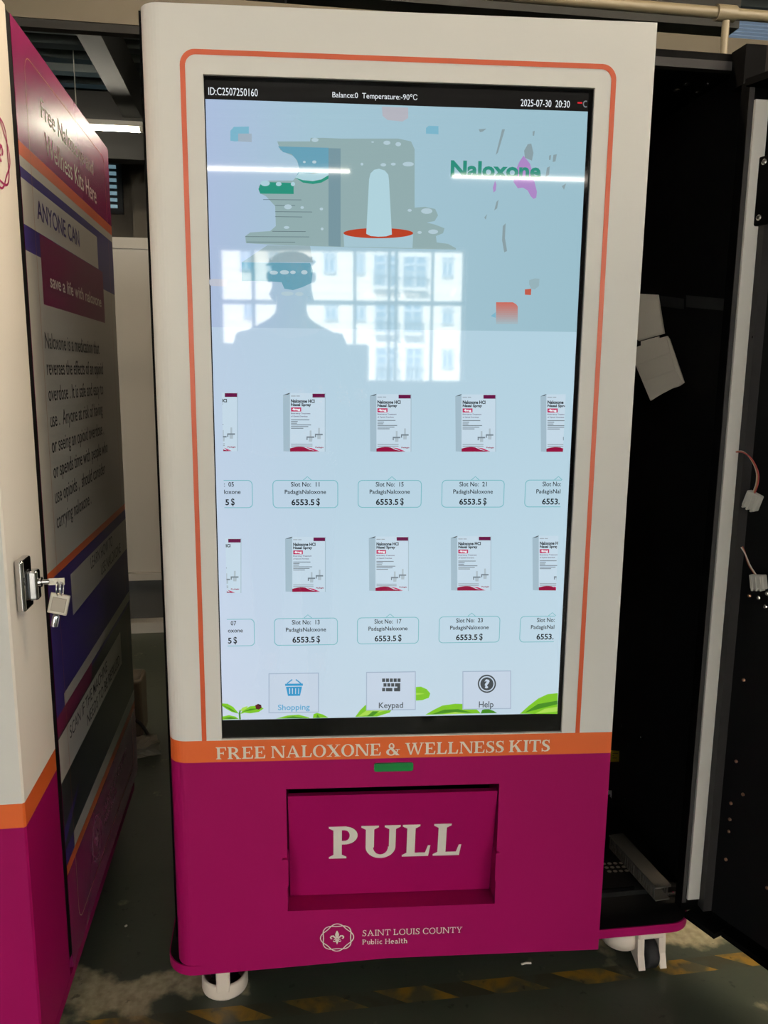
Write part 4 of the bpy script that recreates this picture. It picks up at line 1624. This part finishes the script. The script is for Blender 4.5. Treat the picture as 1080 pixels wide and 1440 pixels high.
sline('Free Naloxone and', .175, .60, 1.712, 1.745, INK, .0)
sline('Wellness Kits Here', .190, .62, 1.654, 1.692, INK, .0)
sline('ANYONE CAN', .108, .420, 1.529, 1.562, INKP, .012)
sline('save a life with naloxone', .165, .615, 1.421, 1.446, INK, .012)
LINES = ['Naloxone is a medication that', 'reverses the effects of an opioid', 'overdose . It is safe and easy to', 'use .  Anyone at risk of having', 'or seeing an opioid overdose ,', 'or spends time with people who', 'use opioids ,  should consider', 'carrying naloxone .']
for k, s in enumerate(LINES):
    vs, fs = sans(s, .006)
    xs = [p[0] for p in vs]
    ys = [p[1] for p in vs]
    sc_ = .0405
    w = (max(xs) - min(xs)) * sc_ * .93
    zb = 1.311 - k * .0465
    put_sans(g, side, s, .106, zb + min(ys) * sc_, .106 + w, zb + max(ys) * sc_, INKK, H5, .004)
sline('LEARN HOW TO', .356, .60, .846, .872, INKK, .0)
sline('USE NALOXONE', .455, .70, .806, .832, INKK, .0)
sline('SCAN IF THE MACHINE', .105, .462, .572, .598, INKK, .002)
sline('NEEDS TO BE REFILLED', .245, .612, .533, .559, INKK, .002)
emblem(g, side, .268, .262, .050, .050, mat('pale pink line art', (190, 130, 160), rough=0.4), H5, .05)
put_serif(g, side, 'SAINT LOUIS COUNTY', (.345, .268), (.64, .268), .020, mat('pale pink line art', (190, 130, 160)), H5, T=.10, t=.09, sf=.08, hh=.10, gap=.10, space=.36)
put_serif(g, side, 'Public Health', (.345, .240), (.50, .240), .016, mat('pale pink line art', (190, 130, 160)), H5, T=.11, t=.10, sf=.08, hh=.10, gap=.08, space=.36)
g.build('side_lettering', vl)
g = G()
emblem(g, side, -.082, 1.594, .056, .056, mat('magenta line art', (176, 40, 100), rough=0.4), .0006, .06)
g.build('county_emblem', vl)

# lock handle on the door's edge
g = G()
hy0, hz0 = -.128, .944
g.bbox((LX, hy0 - .022, hz0 - .040), (LX + .014, hy0 + .022, hz0 + .042), CHROME, .004, 3)
lock = g.build('lock_handle', vl)
g = G()
g.bbox((LX + .012, hy0 - .006, hz0 - .026), (LX + .029, hy0 + .014, hz0 + .022), CHROME, .004, 3)
g.build('lever', lock)
g = G()
g.cyl((LX + .029, hy0 + .003, hz0 + .002), (LX + .033, hy0 + .003, hz0 + .002), .008, CHROME, 18)
g.build('lock_cylinder', lock)

# keys hanging from the lock
kx, ky, kz = LX + .033, hy0 + .003, hz0 + .002
keys = thing('key_set', 'two steel keys on a ring hanging from the chrome lock of the left machine', 'keys', (kx, ky, kz))
KEYM = mat('key steel', (190, 184, 172), rough=0.25, metal=1.0)
g = G()
g.cyl((kx, ky, kz), (kx + .011, ky, kz), .0042, CHROME, 14)
g.box((kx + .010, ky - .0013, kz - .0055), (kx + .034, ky + .0013, kz + .0055), KEYM)
g.build('inserted_key', keys)
g = G()
rc_ = Vector((kx + .026, ky, kz - .012))
for dx in (-.003, .003):
    g.tube([rc_ + Vector((dx, .009 * math.sin(2 * PI * k / 20), .011 * math.cos(2 * PI * k / 20))) for k in range(20)], .0011, CHROME, 6, closed=True)
g.build('split_ring', keys)
g = G()
Xk = Matrix.Translation((kx + .027, ky - .001, kz - .022)) @ Matrix.Rotation(math.radians(14), 4, 'Y')
g.bbox((-.015, -.0018, -.032), (.015, .0018, .002), mat('grey key bow', (188, 182, 170), rough=0.35, metal=0.7), .0015, 2, Xk)
g.bbox((-.011, -.0024, -.028), (.011, .0024, -.004), mat('brushed key inset', (158, 150, 138), rough=0.5, metal=0.6), .001, 1, Xk)
g.tube([Xk @ Vector((0, 0, -.032)), Xk @ Vector((0, 0, -.036)), Xk @ Vector((0, 0, -.052))], [.0035, .0055, .0055], CHROME, 14)
g.build('hanging_key', keys)

# ------------------------------------------------------------------ behind, in the gap between the machines
pt = thing('partition', 'pale metal partition standing beyond the gap between the two machines', 'partition', (-0.6, 2.55, 0))
PANEL = mat('pale grey panel', (160, 156, 147), rough=0.5, bump=0.04, bscale=5)
g = G()
g.box((-1.1, 2.5, .30), (0.1, 2.56, 1.872), PANEL)
g.build('panel', pt)
g = G()
g.box((-1.1, 2.492, 1.825), (0.1, 2.4995, 1.873), PANEL)
g.build('top_rail', pt)
g = G()
g.box((-1.1, 2.47, .265), (0.1, 2.56, .2995), PANEL)
g.build('ledge', pt)
g = G()
g.box((-1.1, 2.53, .055), (0.1, 2.56, .2645), mat('dark grey kick panel', (58, 58, 54), rough=0.6))
g.build('kick_panel', pt)
g = G()
g.box((-1.1, 2.46, .0), (0.1, 2.56, .0545), PANEL)
g.build('plinth', pt)

BIN = mat('brown grey plastic', (88, 79, 65), rough=0.6)
bn = thing('power_supply', 'dim brown-grey ribbed box on the floor between the machines', 'power supply', (-.285, 1.36, 0))
g = G()
g.bbox((-.345, 1.30, .0), (-.262, 1.42, .212), BIN, .012, 3)
g.build('body', bn)
for k in range(6):
    g = G()
    g.box((-.338, 1.295, .075 + k * .019), (-.285, 1.2995, .082 + k * .019), mat('dark rib', (40, 36, 30), rough=0.7))
    g.build('rib', bn)
pd = thing('power_adapter', 'white plug adapter on top of the brown-grey box', 'adapter', (-.33, 1.34, .212))
g = G()
g.bbox((-.352, 1.31, .2122), (-.312, 1.345, .252), mat('white plug plastic', (220, 212, 196), rough=0.5), .004, 2)
g.build('body', pd)
g = G()
g.tube([(-.335, 1.309, .222), (-.345, 1.295, .205), (-.352, 1.285, .17), (-.356, 1.285, .12), (-.358, 1.29, .0405)], .004, mat('white cord', (210, 202, 188), rough=0.5), 8)
g.build('cord', pd)
g = G()
pts = [(-.345 + .12 * k / 12, 1.25, .006 + .085 * math.sin(PI * k / 12)) for k in range(13)]
g.tube(pts, .006, RUBBER, 8)
tag(g.build('power_cable'), 'thick black cable arching over the floor between the machines', 'cable')
g = G()
bm = bmesh.new()
bmesh.ops.create_cube(bm, size=1)
bmesh.ops.subdivide_edges(bm, edges=list(bm.edges), cuts=4, use_grid_fill=True)
for v in bm.verts:
    v.co = Vector((v.co.x * .11, v.co.y * .09, v.co.z * .038 + .021))
    if v.co.z > .005:
        v.co += Vector((random.uniform(-.006, .006), random.uniform(-.006, .006), random.uniform(-.008, .008)))
g.bm(bm, mat('crumpled pale wrap', (120, 114, 100), rough=0.7), Matrix.Translation((-.255, 1.19, 0)) @ Matrix.Rotation(.3, 4, 'Z'))
tag(g.build('plastic_wrap'), 'crumpled pale plastic wrap on the floor between the machines', 'plastic wrap')
flp = Plane((0, 0, 0), (1, 0, 0), (0, 1, 0), (0, 0, 1))
for (x0, y0, x1, y1, lb_) in ((733, 1357, 747, 1355.5, 'tiny white scrap on the dark floor in front of the machine'), (176, 1304, 178.5, 1303, 'tiny white chip on the floor between the machines')):
    g = G()
    a, b = flp.at(x0, y0), flp.at(x1, y1)
    g.tube([(a[0], a[1], .0022), ((a[0] + b[0]) / 2, (a[1] + b[1]) / 2 + .002, .0022), (b[0], b[1], .0022)], .0022, PAPER, 6)
    tag(g.build('paper_scrap'), lb_, 'scrap')

# ------------------------------------------------------------------ pipe and lamps overhead
PIPE = mat('beige pipe paint', (116, 107, 86), rough=0.4)
pp_ = thing('overhead_pipe', 'beige pipe on a hanger running above the open cabinet', 'pipe', (1.6, 1.2, 2.42))
g = G()
g.cyl((0.2, 1.2, 2.425), (3.4, 1.2, 2.425), .017, PIPE, 16)
g.build('pipe', pp_)
g = G()
g.cyl((1.635, 1.2, 2.425), (1.70, 1.2, 2.425), .024, PIPE, 16)
g.build('clamp', pp_)
g = G()
g.cyl((1.672, 1.2, 2.402), (1.672, 1.2, 2.20), .012, PIPE, 12)
g.build('hanger', pp_)

TUBEM = mat('lit tube', (255, 255, 255), emit=(255, 245, 231), es=TUBE)
TUBER = mat('bright lit tube', (255, 255, 255), emit=(255, 245, 231), es=64.0)
TUBED = mat('dimmer lit tube', (255, 255, 255), emit=(255, 246, 226), es=46.0)
HOUS = mat('lamp housing', (200, 196, 184), rough=0.5)
LAMPS = []


def tube_lamp(x0, x1, y, z, label, rot=0.0, group='ceiling tube lamps', lit=None, rad=.014):
    t = thing('tube_lamp', label, 'lamp', ((x0 + x1) / 2, y, z), group)
    L = x1 - x0
    g = G()
    g.cyl((-L / 2, 0, 0), (L / 2, 0, 0), rad, lit or TUBEM, 10)
    o = g.build('tube', t)
    o.location = (0, 0, 0)
    g = G()
    g.box((-L / 2 - .02, -.022, .020), (L / 2 + .02, .022, .055), HOUS)
    for s_ in (-1, 1):
        g.box((s_ * L / 2 - .012 + s_ * .008, -.014, -.012), (s_ * L / 2 + .012 + s_ * .008, .014, .02), HOUS)
    o = g.build('housing', t)
    o.location = (0, 0, 0)
    for s_ in (-1, 1):
        g = G()
        g.cyl((s_ * L * .15, 0, .055), (s_ * L * .15, 0, CEIL - z + .02), .004, HOUS, 6)
        o = g.build('hanger', t)
        o.location = (0, 0, 0)
    t.rotation_euler = (0, 0, rot)
    return t


WARMT = mat('warm lit tube', (255, 255, 255), emit=(255, 232, 200), es=120.0)
for x in (1.7, 2.4, 3.1, 3.8, 4.5):  # added unseen lamps, there to brighten the left machine's side from the right
    for y in (-0.25,):
        tube_lamp(x - .6, x + .6, y, 3.0, 'added warm tube lamp high on the right, unseen, brightening the side of the left machine', PI / 2, lit=WARMT, rad=.02)
tube_lamp(-0.25, 1.0, 0.55, 3.0, 'warm ceiling tube lamp straight above the main machine, outside the picture', lit=WARMT, rad=.02)
tube_lamp(-1.95, -0.70, 4.93, 3.0, 'lit ceiling tube lamp showing between the two machines', lit=TUBED)
tube_lamp(0.45, 1.70, 4.93, 3.0, 'ceiling tube lamp mirrored as glare on the left machine, behind the main machine', lit=TUBED)
tube_lamp(-1.22, 0.02, -5.86, 3.0, 'ceiling tube lamp mirrored on the left half of the screen', -.05, rad=.0085, lit=TUBER)
tube_lamp(0.91, 2.13, -6.08, 3.0, 'ceiling tube lamp mirrored on the right side of the screen', -.08, rad=.0085, lit=TUBER)
for y in (-2.5, -3.2):
    for x in (-1.4, 0.6, 2.1, 3.6, 5.1):
        tube_lamp(x - .6, x + .6, y, 3.0, 'ceiling tube lamp over the viewer, outside the picture')
for k, (x, y) in enumerate(((2.2, 2.5),)):
    tube_lamp(x - .6, x + .6, y, 3.1, 'ceiling tube lamp beyond the machines, outside the picture', lit=TUBER)

# ------------------------------------------------------------------ seen in the screen: the yard, the room behind, the photographer
BW = mat('white rendered facade', (232, 228, 220), rough=0.85)
BGL = mat('dark blue window panes', (98, 128, 156), rough=0.25)
BFR = mat('white window frame', (214, 220, 226), rough=0.6)
BRL = mat('grey balcony rail', (150, 156, 158), rough=0.5)
Y_B = -22.0
scr_n = Vector((math.sin(PHI), math.cos(PHI), 0))


def mirror(x, y, Y):
    """where a reflection seen at picture point (x, y) on the glass comes from, on the plane y = Y"""
    d = RIGHT * ((x - 540) / F_PX) + UP * ((720 - y) / F_PX) + FWD
    t = (scr_n.dot(door.O) + .006 - scr_n.dot(CAM)) / scr_n.dot(d)
    p = CAM + d * t
    v = d - scr_n * (2 * scr_n.dot(d))
    return p + v * ((Y - p.y) / v.y)


bd = thing('apartment_building', 'white apartment block across the yard, mirrored in the screen', 'building', (0, Y_B - 3, 0))
bd['kind'] = 'structure'
g = G()
g.box((-12, Y_B - 6, -2), (12, Y_B - .4, 16), BW)
zl = [mirror(480, y, Y_B).z for y in (360, 377, 394, 411, 436, 453, 470, 505)]
for z in zl:
    g.box((-12, Y_B - .41, z - .012), (12, Y_B - .392, z + .012), mat('facade joint', (206, 200, 190), rough=0.9))
g.build('facade', bd)
wins = [(334, 352, 348, 378), (374, 391, 350, 379), (453, 471, 352, 382), (496, 512, 353, 383), (622, 639, 358, 388), (339, 354, 424, 446), (455, 473, 424, 449), (496, 513, 424, 450), (622, 639, 431, 455), (622, 639, 490, 518)]
bal = [(524, 561, 355, 402), (566, 602, 357, 404), (526, 560, 424, 467), (567, 595, 424, 468), (527, 560, 487, 535), (570, 595, 488, 535)]
for kind, lst in (('window', wins), ('balcony', bal)):
    for x0, x1, y0, y1 in lst:
        a, b = mirror(x0, y1, Y_B), mirror(x1, y0, Y_B)
        xa, xb = min(a.x, b.x), max(a.x, b.x)
        za, zb_ = min(a.z, b.z), max(a.z, b.z)
        g = G()
        g.box((xa, Y_B - .39, za), (xb, Y_B - .36, zb_), BGL)
        o = g.build(kind, bd)
        g = G()
        w = .04
        for p, q in (((xa, za), (xa + w, zb_)), ((xb - w, za), (xb, zb_)), ((xa, za), (xb, za + w)), ((xa, zb_ - w), (xb, zb_)), (((xa + xb) / 2 - w / 2, za), ((xa + xb) / 2 + w / 2, zb_)), ((xa, zb_ - (zb_ - za) * .3), (xb, zb_ - (zb_ - za) * .3 + w))):
            g.box((p[0], Y_B - .36, p[1]), (q[0], Y_B - .33, q[1]), BFR)
        if kind == 'balcony':
            zr = za + (zb_ - za) * .45
            g.box((xa, Y_B - .2, zr), (xb, Y_B - .16, zr + .05), BRL)
            x = xa
            while x < xb:
                g.box((x, Y_B - .2, za), (x + .03, Y_B - .17, zr), BRL)
                x += .13
            g.box((xa, Y_B - .36, za - .06), (xb, Y_B - .15, za), BW)
        g.build('frame', o)
structure('yard_ground', (-30, -40, -.3), (30, -8.3, -.05), mat('yard concrete', (150, 148, 140), rough=0.9))

# dark cabinets under the window that cut its lower edge into steps
DKC = mat('dark shop cabinet', (46, 48, 50), rough=0.6)
p1, p2 = mirror(290, 484, -7.2), mirror(517, 484, -7.2)
g = G()
g.bbox((min(p1.x, p2.x) - .2, -7.7, 0), (max(p1.x, p2.x), -7.2, p2.z), DKC, .01)
tag(g.build('storage_cabinet'), 'dark cabinet under the window, mirrored left of the screen centre', 'cabinet')
p1, p2 = mirror(517, 535, -7.2), mirror(700, 535, -7.2)
g = G()
g.bbox((min(p1.x, p2.x) + .01, -7.7, 0), (max(p1.x, p2.x), -7.2, p1.z), DKC, .01)
tag(g.build('storage_cabinet'), 'lower dark cabinet under the window, mirrored right of the screen centre', 'cabinet')

# ---- the photographer
per = thing('person', 'person in dark clothes holding a phone, mirrored on the screen', 'person', (0.03, -1.80, 0))
SKIN = mat('skin', (186, 140, 112), rough=0.5)
CLOTH = mat('dark jacket cloth', (40, 42, 50), rough=0.85)
TROU = mat('dark trousers cloth', (30, 32, 38), rough=0.85)
HAIR = mat('black hair', (18, 16, 15), rough=0.6)
SHOE = mat('black shoes', (20, 20, 20), rough=0.5)


def skinned(name, verts, edges, root, parent, m, sub=2):
    me = bpy.data.meshes.new(name)
    me.from_pydata([v[:3] for v in verts], edges, [])
    o = bpy.data.objects.new(name, me)
    col.objects.link(o)
    md = o.modifiers.new('skin', 'SKIN')
    md.use_smooth_shade = True
    for i, v in enumerate(verts):
        sv = me.skin_vertices[0].data[i]
        r = v[3]
        sv.radius = r if isinstance(r, tuple) else (r, r)
        sv.use_root = (i == root)
    sb = o.modifiers.new('subdivision', 'SUBSURF')
    sb.levels = sub
    sb.render_levels = sub
    dg = bpy.context.evaluated_depsgraph_get()
    me2 = bpy.data.meshes.new_from_object(o.evaluated_get(dg))
    bpy.data.objects.remove(o)
    me2.materials.clear()
    me2.materials.append(m)
    for p in me2.polygons:
        p.use_smooth = True
    o2 = bpy.data.objects.new(name, me2)
    col.objects.link(o2)
    o2.parent = parent
    if parent.type == 'EMPTY':
        o2.location = -parent.location
    return o2


PX, PY = 0.0, -1.80
hd = Vector((0.018, -1.72, 1.64))
HL, HR = Vector((0.125, -1.44, 1.235)), Vector((0.262, -1.455, 1.235))
V_ = [(PX, PY, .98, (.15, .10)), (PX, PY, 1.12, (.14, .10)), (PX, PY + .01, 1.28, (.165, .11)), (PX, PY + .01, 1.39, (.13, .085)),
      (PX + .012, PY + .03, 1.475, .056), (hd.x, hd.y - .01, 1.545, .062), (hd.x, hd.y, 1.60, (.075, .085)), (hd.x, hd.y - .005, 1.665, (.080, .095)), (hd.x, hd.y - .005, 1.72, (.055, .065)),
      # left arm 9..12
      (PX - .165, PY, 1.375, .060), (PX - .215, PY + .06, 1.14, .045), (PX - .03, PY + .235, 1.16, .036), (HL.x - .03, HL.y - .03, HL.z - .03, .026),
      # right arm 13..16
      (PX + .165, PY, 1.375, .060), (PX + .265, PY + .05, 1.14, .045), (PX + .29, PY + .20, 1.16, .036), (HR.x + .022, HR.y - .03, HR.z - .03, .026),
      # legs 17..
      (PX - .09, PY, .88, .085), (PX - .10, PY + .01, .50, .060), (PX - .10, PY - .02, .09, .042), (PX - .105, PY + .10, .035, .034),
      (PX + .09, PY, .88, .085), (PX + .10, PY + .01, .50, .060), (PX + .10, PY - .02, .09, .042), (PX + .105, PY + .10, .035, .034)]
E_ = [(0, 1), (1, 2), (2, 3), (3, 4), (4, 5), (5, 6), (6, 7), (7, 8), (3, 9), (9, 10), (10, 11), (11, 12), (3, 13), (13, 14), (14, 15), (15, 16), (0, 17), (17, 18), (18, 19), (19, 20), (0, 21), (21, 22), (22, 23), (23, 24)]
body = skinned('body', V_, E_, 0, per, SKIN)
# jacket and trousers sit a little outside the body
J = [(x, y, z, tuple(q * 1.10 + .006 for q in r) if isinstance(r, tuple) else r * 1.12 + .006) for x, y, z, r in V_]
jk = [J[0], J[1], J[2], J[3], (PX + .008, PY + .018, 1.435, .064), J[9], J[10], J[11], (HL.x - .05, HL.y - .065, HL.z - .04, .036), J[13], J[14], J[15], (HR.x + .028, HR.y - .065, HR.z - .04, .036)]
skinned('jacket', jk, [(0, 1), (1, 2), (2, 3), (3, 4), (3, 5), (5, 6), (6, 7), (7, 8), (3, 9), (9, 10), (10, 11), (11, 12)], 0, per, CLOTH)
tk = [(PX, PY, .95, (.16, .108)), J[17], J[18], (PX - .10, PY - .02, .10, .055), J[21], J[22], (PX + .10, PY - .02, .10, .055)]
skinned('trousers', tk, [(0, 1), (1, 2), (2, 3), (0, 4), (4, 5), (5, 6)], 0, per, TROU)
for s_ in (-1, 1):
    skinned('shoe', [(PX + s_ * .10, PY - .045, .045, .042), (PX + s_ * .104, PY + .05, .042, .043), (PX + s_ * .108, PY + .15, .034, .033)], [(0, 1), (1, 2)], 0, per, SHOE, 1)
skinned('hair', [(hd.x, hd.y - .035, 1.625, (.078, .07)), (hd.x, hd.y - .022, 1.68, (.087, .088)), (hd.x, hd.y - .012, 1.725, (.066, .074)), (hd.x, hd.y - .03, 1.57, (.055, .04))], [(0, 1), (1, 2), (0, 3)], 0, per, HAIR)
# face: nose, ears, eyes, mouth
g = G()
for dx in (-.031, .031):
    g.lathe([(.001, -.011), (.008, -.008), (.011, 0), (.008, .008), (.001, .011)], mat('eye white', (225, 220, 215), rough=0.2), (hd.x + dx, hd.y + .076, 1.636), 'y', 12)
g.build('eyes', body)
for dx in (-1, 1):
    skinned('ear', [(hd.x + dx * .080, hd.y - .012, 1.650, .013), (hd.x + dx * .084, hd.y - .014, 1.628, .014), (hd.x + dx * .079, hd.y - .006, 1.606, .010)], [(0, 1), (1, 2)], 0, body, SKIN, 1)
skinned('nose', [(hd.x, hd.y + .080, 1.640, .009), (hd.x, hd.y + .094, 1.612, .013), (hd.x, hd.y + .080, 1.600, .011)], [(0, 1), (1, 2)], 0, body, SKIN, 1)
skinned('mouth', [(hd.x - .022, hd.y + .074, 1.578, .005), (hd.x, hd.y + .082, 1.577, .007), (hd.x + .022, hd.y + .074, 1.578, .005)], [(0, 1), (1, 2)], 1, body, mat('lips', (150, 84, 78), rough=0.5), 1)
# the phone sits just behind the lens, facing the machine
BK = -FWD
Xp = Matrix.Identity(4)
for i in range(3):
    Xp[i][0], Xp[i][1], Xp[i][2], Xp[i][3] = RIGHT[i], UP[i], BK[i], CAM[i]
ph = thing('smartphone', 'dark smartphone held up by the mirrored person', 'phone', Xp @ Vector((0, -.06, .012)))
g = G()
g.bbox((-.037, -.135, .008), (.037, .020, .016), mat('dark phone shell', (26, 27, 30), rough=0.3), .003, 2, Xp)
g.build('body', ph)
g = G()
g.box((-.034, -.131, .0161), (.034, .016, .0166), mat('phone display', (20, 22, 26), rough=0.1, emit=(150, 160, 170), es=0.25), Xp)
g.build('display', ph)
g = G()
g.cyl(Xp @ Vector((-.018, .0, .0079)), Xp @ Vector((-.018, .0, .0065)), .011, mat('camera ring', (60, 60, 64), rough=0.2, metal=1), 18)
g.build('lens_ring', ph)
# hands: palm, four curled fingers and a thumb on each side of the phone
for s_ in (-1, 1):
    c0 = Vector((s_ * .050, -.098, .030))
    W = [(s_ * .055, -.135, .052, .024), (s_ * .052, -.110, .040, (.020, .016)), (s_ * .050, -.085, .032, (.019, .014))]
    ed = [(0, 1), (1, 2)]
    for k, (dy, ln) in enumerate(((-.108, .8), (-.092, 1.0), (-.075, 1.05), (-.058, .95))):
        i0 = len(W)
        W += [(s_ * .052, dy, .030, .0095), (s_ * .050, dy + .004, .012, .0088), (s_ * .044, dy + .006, .0015, .0082), (s_ * (.044 - .020 * ln), dy + .008, -.0015 + .0, .0075)]
        ed += [(1 if k < 2 else 2, i0), (i0, i0 + 1), (i0 + 1, i0 + 2), (i0 + 2, i0 + 3)]
    i0 = len(W)
    W += [(s_ * .040, -.100, .036, .0115), (s_ * .030, -.080, .0285, .0098), (s_ * .020, -.062, .0255, .0085)]
    ed += [(1, i0), (i0, i0 + 1), (i0 + 1, i0 + 2)]
    W = [tuple(Xp @ Vector(w[:3])) + (w[3],) for w in W]
    skinned('hand', W, ed, 0, body, SKIN, 2)
